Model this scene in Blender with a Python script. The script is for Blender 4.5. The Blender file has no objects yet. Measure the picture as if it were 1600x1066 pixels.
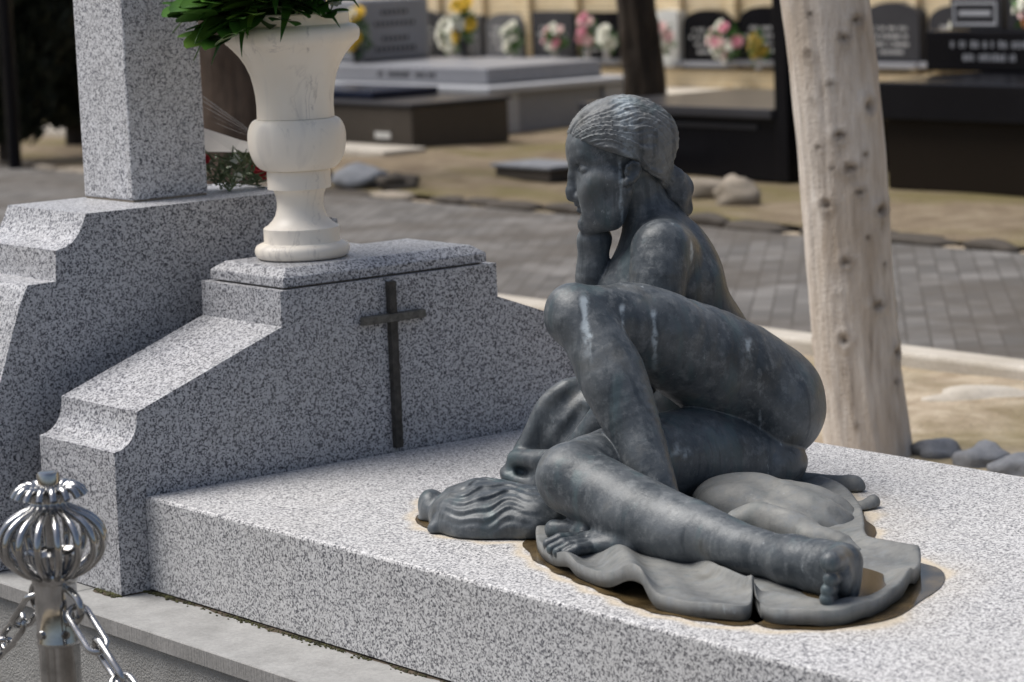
import bpy, bmesh, math, random
import numpy as np
from mathutils import Vector, Matrix, Euler, noise as mnoise
random.seed(7)
scene = bpy.context.scene
COL = scene.collection
R_ = math.radians

# ------------------------------------------------------------------ camera
cam_d = bpy.data.cameras.new('camera')
cam_d.sensor_width = 36.0
cam_d.lens = 98.32
cam_d.clip_start = 0.05
cam_d.clip_end = 400.0
cam_d.dof.use_dof = True
cam_d.dof.focus_distance = 5.55
cam_d.dof.aperture_fstop = 5.0
cam = bpy.data.objects.new('camera', cam_d)
COL.objects.link(cam)
right = Vector((0.61763, 0.78544, -0.04028))
up = Vector((-0.08966, 0.12120, 0.98857))
back = Vector((0.78134, -0.60696, 0.14528))
m = Matrix.Identity(4)
for i in range(3):
    m[i][0], m[i][1], m[i][2] = right[i], up[i], back[i]
m.translation = Vector((5.14504, -2.98245, 1.16840))
cam.matrix_world = m
scene.camera = cam

# ------------------------------------------------------------------ sky and sun
SUN_DIR = Vector((-0.80, -0.60, 0)).normalized()      # horizontal direction towards the sun
SUN_EL = R_(62)
world = bpy.data.worlds.new('World')
scene.world = world
world.use_nodes = True
wn = world.node_tree
wn.nodes.clear()
sky = wn.nodes.new('ShaderNodeTexSky')
sky.sky_type = 'NISHITA'
sky.sun_disc = False
sky.sun_elevation = SUN_EL
sky.sun_rotation = math.atan2(SUN_DIR.x, SUN_DIR.y)
sky.air_density = 1.0
sky.dust_density = 4.0
sky.ozone_density = 1.0
hsv = wn.nodes.new('ShaderNodeHueSaturation')
hsv.inputs['Saturation'].default_value = 0.85
bg = wn.nodes.new('ShaderNodeBackground')
bg.inputs['Strength'].default_value = 0.075
wo = wn.nodes.new('ShaderNodeOutputWorld')
wn.links.new(sky.outputs[0], hsv.inputs['Color'])
wn.links.new(hsv.outputs[0], bg.inputs['Color'])
wn.links.new(bg.outputs[0], wo.inputs['Surface'])

sun_d = bpy.data.lights.new('sun', 'SUN')
sun_d.energy = 2.3
sun_d.angle = R_(42)
sun_d.color = (1.0, 0.965, 0.91)
sun = bpy.data.objects.new('sun', sun_d)
COL.objects.link(sun)
sd = Vector((SUN_DIR.x * math.cos(SUN_EL), SUN_DIR.y * math.cos(SUN_EL), math.sin(SUN_EL)))
sun.rotation_euler = sd.to_track_quat('Z', 'Y').to_euler()
sun.location = sd * 20

scene.view_settings.view_transform = 'Standard'
scene.view_settings.look = 'None'
scene.view_settings.gamma = 1.0
scene.view_settings.exposure = 0.62
scene.view_settings.use_curve_mapping = False
scene.render.engine = 'CYCLES'
scene.cycles.max_bounces = 8

# ------------------------------------------------------------------ material helpers
class NT:
    def __init__(self, name):
        self.m = bpy.data.materials.new(name)
        self.m.use_nodes = True
        self.t = self.m.node_tree
        self.t.nodes.clear()
        self.out = self.n('ShaderNodeOutputMaterial')
        self.p = self.n('ShaderNodeBsdfPrincipled')
        self.l(self.p.outputs[0], self.out.inputs['Surface'])
        self.tc = self.n('ShaderNodeTexCoord')
        self.geo = self.n('ShaderNodeNewGeometry')
        self.obj = self.tc.outputs['Object']
        self.pos = self.geo.outputs['Position']
    def n(self, t):
        return self.t.nodes.new(t)
    def l(self, a, b):
        self.t.links.new(a, b)
    def setp(self, **kw):
        for k, v in kw.items():
            k = k.replace('_', ' ')
            if hasattr(v, 'links'):
                self.l(v, self.p.inputs[k])
            else:
                self.p.inputs[k].default_value = v
    def mapping(self, co, scale=(1, 1, 1), rot=(0, 0, 0), loc=(0, 0, 0)):
        mp = self.n('ShaderNodeMapping')
        mp.inputs['Scale'].default_value = scale
        mp.inputs['Rotation'].default_value = rot
        mp.inputs['Location'].default_value = loc
        self.l(co, mp.inputs['Vector'])
        return mp.outputs[0]
    def noise(self, co, scale, detail=3.0, rough=0.55, dist=0.0, color=False):
        x = self.n('ShaderNodeTexNoise')
        x.inputs['Scale'].default_value = scale
        x.inputs['Detail'].default_value = detail
        x.inputs['Roughness'].default_value = rough
        x.inputs['Distortion'].default_value = dist
        self.l(co, x.inputs['Vector'])
        return x.outputs['Color' if color else 'Fac']
    def voro(self, co, scale, feature='F1', out='Color', rnd=1.0):
        x = self.n('ShaderNodeTexVoronoi')
        x.feature = feature
        x.inputs['Scale'].default_value = scale
        x.inputs['Randomness'].default_value = rnd
        self.l(co, x.inputs['Vector'])
        return x.outputs[out]
    def ramp(self, fac, stops, interp='LINEAR'):
        r = self.n('ShaderNodeValToRGB')
        r.color_ramp.interpolation = interp
        e = r.color_ramp.elements
        while len(e) < len(stops):
            e.new(0.5)
        for el, (p, c) in zip(e, stops):
            el.position = p
            el.color = (c[0], c[1], c[2], 1) if hasattr(c, '__len__') else (c, c, c, 1)
        self.l(fac, r.inputs[0])
        return r.outputs[0]
    def mix(self, fac, a, b, mode='MIX'):
        x = self.n('ShaderNodeMix')
        x.data_type = 'RGBA'
        x.blend_type = mode
        for q, v in ((0, fac), (6, a), (7, b)):
            sock = x.inputs[q]
            if hasattr(v, 'links'):
                self.l(v, sock)
            elif hasattr(v, '__len__'):
                sock.default_value = (v[0], v[1], v[2], 1)
            else:
                sock.default_value = v if q == 0 else (v, v, v, 1)
        return x.outputs[2]
    def math(self, op, a, b=0.0, clamp=False):
        x = self.n('ShaderNodeMath')
        x.operation = op
        x.use_clamp = clamp
        for sock, v in ((x.inputs[0], a), (x.inputs[1], b)):
            if hasattr(v, 'links'):
                self.l(v, sock)
            else:
                sock.default_value = v
        return x.outputs[0]
    def attr(self, name):
        x = self.n('ShaderNodeAttribute')
        x.attribute_name = name
        return x
    def bump(self, h, strength=0.3, dist=0.01):
        b = self.n('ShaderNodeBump')
        b.inputs['Strength'].default_value = strength
        b.inputs['Distance'].default_value = dist
        self.l(h, b.inputs['Height'])
        self.l(b.outputs[0], self.p.inputs['Normal'])

def simple(name, col, rough=0.6, var=0.15, scale=8.0, metal=0.0, bump=0.0):
    n = NT(name)
    f = n.noise(n.obj, scale, 4)
    lo = [c * (1 - var * 1.6) for c in col]
    hi = [min(1, c * (1 + var * 1.6)) for c in col]
    n.setp(Base_Color=n.ramp(f, [(0.3, lo), (0.7, hi)]), Roughness=rough, Metallic=metal)
    if bump:
        n.bump(n.noise(n.obj, scale * 6, 4), bump, 0.01)
    return n.m

def granite(name, dark, mid, light, scale=230.0, rough=0.5, dirt=0.0, stain=False):
    n = NT(name)
    warp = n.noise(n.pos, 90, 2, color=True)
    co = n.n('ShaderNodeVectorMath')
    co.operation = 'MULTIPLY_ADD'
    n.l(warp, co.inputs[0])
    co.inputs[1].default_value = (0.008, 0.008, 0.008)
    n.l(n.pos, co.inputs[2])
    v = n.voro(co.outputs[0], scale)
    sep = n.n('ShaderNodeSeparateColor')
    n.l(v, sep.inputs[0])
    big = n.noise(n.pos, scale * 0.42, 2)
    f = n.math('ADD', n.math('MULTIPLY', sep.outputs[0], 0.62), n.math('MULTIPLY', big, 0.75))
    c = n.ramp(f, [(0.30, dark), (0.52, mid), (0.70, light), (0.95, [min(1, x * 1.25) for x in light])])
    spots = n.ramp(n.noise(n.pos, 22, 1), [(0.775, 0.0), (0.80, 1.0)])
    c = n.mix(n.math('MULTIPLY', spots, 0.6), c, (0.03, 0.03, 0.05))
    # slow weathering tone
    w = n.noise(n.pos, 3.2, 4)
    c = n.mix(n.ramp(w, [(0.35, 0.0), (0.75, 0.35)]), c, n.mix(0.5, c, (0.42, 0.40, 0.36)))
    if dirt:
        g = n.noise(n.mapping(n.pos, (14, 14, 3)), 1.0, 4)
        c = n.mix(n.ramp(g, [(0.55, 0.0), (0.8, dirt)]), c, (0.22, 0.21, 0.19))
    if stain:
        a = n.attr('halo')
        brk = n.noise(n.pos, 30, 4)
        hf = n.math('MULTIPLY', a.outputs['Fac'], n.ramp(brk, [(0.25, 0.65), (0.6, 1.0)]), True)
        c = n.mix(n.math('MULTIPLY', hf, 0.85), c, (0.58, 0.50, 0.38))
        b = n.attr('damp')
        bf = n.math('MULTIPLY', b.outputs['Fac'], n.ramp(n.noise(n.pos, 55, 4), [(0.3, 0.4), (0.6, 1.0)]), True)
        c = n.mix(n.math('MULTIPLY', bf, 0.9), c, (0.085, 0.06, 0.03))
    n.setp(Base_Color=c, Roughness=rough)
    n.p.inputs['Specular IOR Level'].default_value = 0.35
    n.bump(f, 0.12, 0.002)
    return n.m

# ------------------------------------------------------------------ geometry helpers
def link(name, me, mat=None, parent=None, loc=None):
    o = bpy.data.objects.new(name, me)
    COL.objects.link(o)
    if mat is not None and not me.materials:
        me.materials.append(mat)
    if parent is not None:
        o.parent = parent
    if loc is not None:
        o.location = loc
    return o

def obj(name, bm, mat, parent=None, loc=None, smooth=False, kind=None):
    me = bpy.data.meshes.new(name)
    bmesh.ops.recalc_face_normals(bm, faces=bm.faces)
    bm.to_mesh(me)
    bm.free()
    if smooth:
        me.polygons.foreach_set('use_smooth', [True] * len(me.polygons))
        if smooth != 'all':
            try:
                me.set_sharp_from_angle(angle=R_(40))
            except Exception:
                pass
    o = link(name, me, mat, parent, loc)
    if kind:
        o['kind'] = kind
    return o

def empty(name, loc=(0, 0, 0), rz=0.0):
    o = bpy.data.objects.new(name, None)
    COL.objects.link(o)
    o.empty_display_size = 0.1
    o.location = loc
    o.rotation_euler = (0, 0, rz)
    return o

def tag(o, label, cat, group=None):
    o['label'] = label
    o['category'] = cat
    if group:
        o['group'] = group
    return o

def struct(o):
    o['kind'] = 'structure'
    return o

def box(bm, lo, hi, bevel=0.0, seg=2):
    lo, hi = Vector(lo), Vector(hi)
    r = bmesh.ops.create_cube(bm, size=1.0)
    vs = r['verts']
    c, s = (lo + hi) / 2, hi - lo
    for v in vs:
        v.co = Vector((v.co.x * s.x, v.co.y * s.y, v.co.z * s.z)) + c
    if bevel:
        es = list({e for v in vs for e in v.link_edges})
        bmesh.ops.bevel(bm, geom=es, offset=bevel, segments=seg, affect='EDGES', profile=0.5)

def prism(bm, prof, x0, x1, axis=0, bevel=0.0):
    """extrude a closed (a,b) outline along an axis; axis 0: (y,z), 1: (x,z), 2: (x,y)"""
    def P(a, b, t):
        return ((t, a, b), (a, t, b), (a, b, t))[axis]
    v0 = [bm.verts.new(P(a, b, x0)) for a, b in prof]
    v1 = [bm.verts.new(P(a, b, x1)) for a, b in prof]
    n = len(prof)
    fs = [bm.faces.new(v0), bm.faces.new(v1[::-1])]
    for i in range(n):
        fs.append(bm.faces.new((v0[i], v0[(i + 1) % n], v1[(i + 1) % n], v1[i])))
    if bevel:
        es = list({e for f in fs for e in f.edges})
        es = [e for e in es if len(e.link_faces) == 2 and e.calc_face_angle(0) > 0.5]
        bmesh.ops.bevel(bm, geom=es, offset=bevel, segments=2, affect='EDGES', profile=0.5, clamp_overlap=True)

def lathe(bm, prof, seg=48, c=(0, 0, 0)):
    rings = []
    for r, z in prof:
        if r < 1e-5:
            rings.append([bm.verts.new((c[0], c[1], c[2] + z))])
        else:
            rings.append([bm.verts.new((c[0] + r * math.cos(t * 2 * math.pi / seg), c[1] + r * math.sin(t * 2 * math.pi / seg), c[2] + z)) for t in range(seg)])
    for a, b in zip(rings, rings[1:]):
        if len(a) == 1 and len(b) == 1:
            continue
        for i in range(seg):
            j = (i + 1) % seg
            if len(a) == 1:
                bm.faces.new((a[0], b[j], b[i]))
            elif len(b) == 1:
                bm.faces.new((a[i], a[j], b[0]))
            else:
                bm.faces.new((a[i], a[j], b[j], b[i]))

def tube(bm, pts, rad, seg=10, closed=False, caps=True):
    pts = [Vector(p) for p in pts]
    n = len(pts)
    if not hasattr(rad, '__len__'):
        rad = [rad] * n
    rings = []
    prev = None
    for i, p in enumerate(pts):
        if closed:
            t = (pts[(i + 1) % n] - pts[i - 1]).normalized()
        else:
            t = (pts[min(i + 1, n - 1)] - pts[max(i - 1, 0)]).normalized()
        if prev is None:
            a = t.orthogonal().normalized()
        else:
            a = (prev - t * prev.dot(t)).normalized()
        prev = a
        b = t.cross(a)
        rings.append([bm.verts.new(p + (a * math.cos(q * 2 * math.pi / seg) + b * math.sin(q * 2 * math.pi / seg)) * rad[i]) for q in range(seg)])
    for i in range(n if closed else n - 1):
        A, B = rings[i], rings[(i + 1) % n]
        off = 0
        if closed and i == n - 1:
            off = min(range(seg), key=lambda k: (B[k].co - A[0].co).length)
        for q in range(seg):
            bm.faces.new((A[q], A[(q + 1) % seg], B[(q + 1 + off) % seg], B[(q + off) % seg]))
    if caps and not closed:
        bm.faces.new(rings[0][::-1])
        bm.faces.new(rings[-1])

def blob(bm, c, r, sub=2, amp=0.15, freq=2.0, seed=0.0):
    g = bmesh.ops.create_icosphere(bm, subdivisions=sub, radius=1.0)
    for v in g['verts']:
        d = v.co.normalized()
        k = 1 + amp * mnoise.noise(d * freq + Vector((seed, seed * 1.7, -seed)))
        v.co = Vector((d.x * r[0] * k, d.y * r[1] * k, d.z * r[2] * k)) + Vector(c)

def copy_tree(o, parent=None):
    c = o.copy()
    COL.objects.link(c)
    c.parent = parent
    for ch in o.children:
        copy_tree(ch, c)
    return c
# ---- statue forms: capsules and ellipsoids in the statue frame, metres
GROUPS=[('trunk', 0.02, [('e', (0.1218, 0.27, 0.2123), (0.1, 0.09, 0.13), (0, 0, 0), 0.05), ('e', (0.2675, 0.22, 0.1604), (0.105, 0.1, 0.105), (0, 0, 0), 0.05), ('e', (0.2556, 0.12, 0.0688), (0.098, 0.09, 0.058), (0, 0, 0), 0.05), ('p', ((0.2452, 0.24, 0.1579, 0.1), (0.2246, 0.2576, 0.1919, 0.1), (0.204, 0.2752, 0.2258, 0.1), (0.1826, 0.29, 0.2611, 0.1), (0.1579, 0.3011, 0.3, 0.1006), (0.1324, 0.3094, 0.3403, 0.1011), (0.1125, 0.315, 0.3761, 0.1), (0.1022, 0.317, 0.4045, 0.0968), (0.0977, 0.3163, 0.4286, 0.0919), (0.0933, 0.315, 0.4516, 0.085), (0.0875, 0.3137, 0.4744, 0.0753), (0.0819, 0.3119, 0.4961, 0.0637), (0.0763, 0.31, 0.5178, 0.052)), 0.05), ('e', (0.0975, 0.31, 0.4249), (0.098, 0.15, 0.112), (0, 0.15, 0), 0.04), ('e', (0.1446, 0.28, 0.4483), (0.048, 0.075, 0.082), (0, -0.25, 0), 0.03), ('c', (0.1651, 0.24, 0.4309), (0.1826, 0.26, 0.3401), 0.03, 0.045, 0.025), ('c', (0.0735, 0.2, 0.5061), (0.0532, 0.46, 0.4705), 0.056, 0.056, 0.04), ('c', (0.0655, 0.29, 0.55), (0.0828, 0.2, 0.5084), 0.034, 0.046, 0.04), ('c', (0.0252, 0.3, 0.49), (-0.0149, 0.27, 0.4144), 0.04, 0.048, 0.03), ('c', (0.0275, 0.24, 0.45), (0.0111, 0.22, 0.3863), 0.05, 0.05, 0.03), ('p', ((0.0867, 0.31, 0.5066, 0.068), (0.0728, 0.3083, 0.5314, 0.0627), (0.059, 0.3067, 0.5562, 0.0575), (0.046, 0.305, 0.5815, 0.054), (0.0346, 0.3033, 0.6077, 0.0535), (0.0241, 0.3017, 0.6344, 0.0547), (0.0136, 0.3, 0.6611, 0.056)), 0.035)]), ('left_arm', 0.012, [('p', ((0.0704, 0.17, 0.507, 0.064), (0.0678, 0.1613, 0.493, 0.0628), (0.0652, 0.1526, 0.479, 0.0616), (0.0622, 0.145, 0.4602, 0.06), (0.0585, 0.1391, 0.433, 0.0576), (0.0545, 0.1343, 0.401, 0.0547), (0.0505, 0.13, 0.3704, 0.052), (0.0468, 0.1263, 0.3437, 0.0499), (0.0432, 0.1231, 0.3184, 0.0479), (0.0396, 0.12, 0.2931, 0.046)), 0.025), ('p', ((0.0396, 0.12, 0.2931, 0.046), (0.0241, 0.1022, 0.2742, 0.044), (0.0085, 0.0844, 0.2553, 0.042), (-0.0078, 0.07, 0.2371, 0.04), (-0.0246, 0.0593, 0.2217, 0.038), (-0.0422, 0.0519, 0.2069, 0.0361), (-0.0623, 0.05, 0.1875, 0.034), (-0.0865, 0.0563, 0.16, 0.0317), (-0.1132, 0.0681, 0.1277, 0.0294), (-0.14, 0.08, 0.0955, 0.027)), 0.02)]), ('right_arm', 0.005, [('p', ((0.053, 0.46, 0.4635, 0.058), (-0.0467, 0.33, 0.3192, 0.045)), 0.03), ('p', ((-0.0467, 0.33, 0.3192, 0.042), (-0.0532, 0.3191, 0.354, 0.0419), (-0.0597, 0.3081, 0.3888, 0.0418), (-0.0645, 0.3, 0.4193, 0.041), (-0.0665, 0.2964, 0.4436, 0.0389), (-0.0667, 0.2956, 0.4636, 0.0362), (-0.0665, 0.295, 0.4808, 0.034), (-0.0663, 0.2939, 0.4949, 0.033), (-0.0658, 0.2929, 0.5062, 0.0325), (-0.0653, 0.292, 0.5175, 0.032)), 0.02), ('e', (-0.0607, 0.3, 0.5245), (0.033, 0.03, 0.028), (0, 0, 0), 0.02), ('p', ((-0.0789, 0.318, 0.5233, 0.012), (-0.08, 0.3294, 0.5274, 0.0119), (-0.0811, 0.3407, 0.5314, 0.0117), (-0.0801, 0.35, 0.5361, 0.0115), (-0.0757, 0.3557, 0.5418, 0.0111), (-0.0693, 0.3594, 0.5481, 0.0105), (-0.0628, 0.363, 0.5544, 0.01)), 0.008), ('p', ((-0.0694, 0.324, 0.5222, 0.012), (-0.0704, 0.337, 0.5261, 0.0119), (-0.0714, 0.35, 0.5301, 0.0117), (-0.0704, 0.36, 0.5347, 0.0115), (-0.066, 0.365, 0.5405, 0.0111), (-0.0596, 0.367, 0.5469, 0.0105), (-0.0532, 0.369, 0.5534, 0.01)), 0.008), ('p', ((-0.0598, 0.33, 0.5212, 0.012), (-0.0607, 0.3446, 0.5249, 0.0119), (-0.0617, 0.3593, 0.5287, 0.0117), (-0.0606, 0.37, 0.5332, 0.0115), (-0.0562, 0.3743, 0.5391, 0.0111), (-0.0499, 0.3746, 0.5457, 0.0105), (-0.0435, 0.375, 0.5524, 0.01)), 0.008), ('p', ((-0.0502, 0.3348, 0.5203, 0.012), (-0.0511, 0.3507, 0.5239, 0.0119), (-0.052, 0.3667, 0.5274, 0.0117), (-0.0509, 0.378, 0.5319, 0.0115), (-0.0465, 0.3817, 0.5378, 0.0111), (-0.0402, 0.3807, 0.5447, 0.0105), (-0.0339, 0.3798, 0.5515, 0.01)), 0.008)]), ('raised_thigh', 0.006, [('p', ((0.2708, 0.19, 0.1896, 0.12), (0.2526, 0.1761, 0.2056, 0.1198), (0.2343, 0.1622, 0.2217, 0.1196), (0.2127, 0.145, 0.2396, 0.118), (0.1853, 0.122, 0.2611, 0.1144), (0.1545, 0.0957, 0.2845, 0.1094), (0.124, 0.07, 0.3064, 0.104), (0.095, 0.0459, 0.3256, 0.0983), (0.0662, 0.0224, 0.3432, 0.0921), (0.0377, 0.0, 0.3593, 0.086), (0.0086, -0.0217, 0.3743, 0.0799), (-0.0202, -0.0422, 0.3877, 0.0738), (-0.0464, -0.06, 0.3983, 0.069), (-0.0682, -0.0735, 0.4047, 0.0662), (-0.0872, -0.0843, 0.4084, 0.0646), (-0.1063, -0.095, 0.412, 0.063)), 0.04), ('e', (0.2956, 0.165, 0.1687), (0.096, 0.11, 0.1), (0, 0, 0), 0.04), ('e', (-0.1286, -0.1, 0.4249), (0.046, 0.05, 0.052), (0, 0, 0), 0.03), ('e', (0.0257, -0.01, 0.3973), (0.1, 0.05, 0.055), (0, 0.35, 0), 0.04)]), ('raised_shin', 0.012, [('p', ((-0.1132, -0.115, 0.4112, 0.056), (-0.1035, -0.1211, 0.4003, 0.0569), (-0.0939, -0.1272, 0.3895, 0.0577), (-0.084, -0.135, 0.3751, 0.059), (-0.0735, -0.1457, 0.3547, 0.0616), (-0.0628, -0.1581, 0.3308, 0.0646), (-0.0529, -0.17, 0.3074, 0.066), (-0.0443, -0.1804, 0.2857, 0.0647), (-0.0365, -0.1902, 0.2647, 0.0619), (-0.0291, -0.2, 0.2449, 0.059), (-0.0221, -0.2094, 0.2276, 0.0564), (-0.0155, -0.2189, 0.2117, 0.0536), (-0.0089, -0.23, 0.1943, 0.051), (-0.0022, -0.2443, 0.1738, 0.0486), (0.0046, -0.2602, 0.1518, 0.0464), (0.0112, -0.275, 0.1308, 0.044), (0.0181, -0.2883, 0.1106, 0.0411), (0.0249, -0.3006, 0.0914, 0.0382), (0.0305, -0.31, 0.0762, 0.036), (0.0342, -0.3152, 0.0675, 0.0351), (0.0366, -0.3176, 0.0628, 0.0351), (0.0391, -0.32, 0.0581, 0.035)), 0.02), ('p', ((0.0437, -0.32, 0.0505, 0.035), (-0.0151, -0.32, 0.038, 0.034)), 0.03), ('p', ((-0.0143, -0.31, 0.0458, 0.034), (-0.035, -0.3059, 0.0414, 0.0328), (-0.0558, -0.3019, 0.0371, 0.0316), (-0.0752, -0.3, 0.0337, 0.03), (-0.0925, -0.3019, 0.032, 0.0276), (-0.1084, -0.3059, 0.0312, 0.0248), (-0.1244, -0.31, 0.0305, 0.022)), 0.03), ('c', (-0.051, -0.4465, 0.045), (-0.1215, -0.418, 0.038), 0.026, 0.017, 0.03), ('c', (-0.0409, -0.4805, 0.04), (-0.1052, -0.4578, 0.034), 0.022, 0.014, 0.03), ('c', (-0.12, -0.3776, 0.045), (-0.1488, -0.3241, 0.042), 0.018, 0.0165, 0.01), ('c', (-0.1488, -0.3241, 0.042), (-0.1777, -0.3058, 0.038), 0.0165, 0.0185, 0.008), ('c', (-0.1328, -0.3972, 0.04), (-0.169, -0.4106, 0.042), 0.012, 0.0115, 0.004), ('c', (-0.169, -0.4106, 0.042), (-0.1908, -0.4144, 0.034), 0.0115, 0.0115, 0.004), ('c', (-0.1278, -0.4314, 0.04), (-0.1639, -0.4501, 0.042), 0.012, 0.0115, 0.004), ('c', (-0.1639, -0.4501, 0.042), (-0.1857, -0.4546, 0.033), 0.0115, 0.0115, 0.004), ('c', (-0.1214, -0.451, 0.038), (-0.1539, -0.4702, 0.04), 0.012, 0.011, 0.004), ('c', (-0.1539, -0.4702, 0.04), (-0.1744, -0.4747, 0.031), 0.011, 0.011, 0.004), ('c', (-0.1124, -0.4619, 0.034), (-0.1391, -0.4865, 0.037), 0.011, 0.0105, 0.004), ('c', (-0.1391, -0.4865, 0.037), (-0.157, -0.4851, 0.029), 0.0105, 0.0105, 0.004)]), ('lying_thigh', 0.006, [('p', ((0.2657, 0.13, 0.0664, 0.082), (0.2406, 0.1174, 0.0726, 0.0863), (0.2156, 0.1048, 0.0789, 0.0907), (0.1905, 0.09, 0.0852, 0.094), (0.1663, 0.073, 0.0919, 0.0962), (0.1421, 0.0537, 0.0987, 0.0974), (0.115, 0.03, 0.105, 0.097), (0.0827, 0.0006, 0.1107, 0.0944), (0.0475, -0.0333, 0.1158, 0.0903), (0.0132, -0.07, 0.1203, 0.086), (-0.0203, -0.1119, 0.124, 0.0818), (-0.0529, -0.1565, 0.1269, 0.0775), (-0.0801, -0.195, 0.1291, 0.074), (-0.0988, -0.2224, 0.1302, 0.0718), (-0.1121, -0.2437, 0.1305, 0.0704), (-0.1255, -0.265, 0.1308, 0.069)), 0.04)]), ('lying_shin', 0.01, [('p', ((-0.1323, -0.285, 0.1276, 0.069), (-0.1155, -0.3085, 0.1213, 0.0691), (-0.0988, -0.332, 0.1151, 0.0692), (-0.0808, -0.355, 0.1086, 0.069), (-0.0606, -0.377, 0.1015, 0.0683), (-0.0391, -0.3985, 0.0941, 0.0673), (-0.0185, -0.42, 0.0877, 0.066), (0.0004, -0.4417, 0.0826, 0.0643), (0.0186, -0.4633, 0.0785, 0.0622), (0.0366, -0.485, 0.0751, 0.06), (0.0547, -0.5065, 0.0726, 0.0577), (0.0727, -0.528, 0.0708, 0.0554), (0.0905, -0.55, 0.069, 0.053), (0.108, -0.573, 0.0666, 0.0506), (0.1253, -0.5965, 0.0642, 0.0482), (0.1424, -0.62, 0.0622, 0.046), (0.1595, -0.6439, 0.061, 0.044), (0.1765, -0.6678, 0.0602, 0.0423), (0.1929, -0.69, 0.0595, 0.041), (0.2083, -0.7094, 0.0588, 0.0404), (0.2231, -0.7272, 0.0581, 0.0402), (0.2379, -0.745, 0.0575, 0.04)), 0.04), ('e', (-0.1494, -0.3, 0.1387), (0.055, 0.055, 0.055), (0, 0, 0), 0.03), ('c', (-0.0372, -0.43, 0.0772), (0.0457, -0.52, 0.0643), 0.05, 0.045, 0.05), ('p', ((0.2324, -0.745, 0.0588, 0.04), (0.2438, -0.7602, 0.0591, 0.041), (0.2552, -0.7754, 0.0595, 0.0421), (0.2664, -0.79, 0.0598, 0.042), (0.2772, -0.8037, 0.0602, 0.0401), (0.2877, -0.8169, 0.0605, 0.037), (0.2982, -0.83, 0.0609, 0.034)), 0.03), ('p', ((0.2777, -0.79, 0.0684, 0.036), (0.3072, -0.85, 0.083, 0.028)), 0.02), ('p', ((0.2737, -0.79, 0.0413, 0.03), (0.3061, -0.85, 0.0338, 0.02)), 0.03), ('p', ((0.3126, -0.84, 0.0738, 0.024), (0.3113, -0.86, 0.0281, 0.018)), 0.02), ('e', (0.2994, -0.875, 0.0657), (0.022, 0.045, 0.04), (0, 0, 0), 0.012), ('p', ((0.3006, -0.87, 0.0901, 0.021), (0.2745, -0.945, 0.1006, 0.0185)), 0.004), ('p', ((0.2966, -0.87, 0.0591, 0.0127), (0.2735, -0.948, 0.0728, 0.0138)), 0.002), ('p', ((0.2907, -0.87, 0.0403, 0.0118), (0.2677, -0.948, 0.0543, 0.0128)), 0.002), ('p', ((0.2881, -0.87, 0.0248, 0.0109), (0.2651, -0.948, 0.0391, 0.0118)), 0.002), ('p', ((0.2922, -0.87, 0.0112, 0.0097), (0.2691, -0.948, 0.0257, 0.0105)), 0.002)])]
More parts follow.
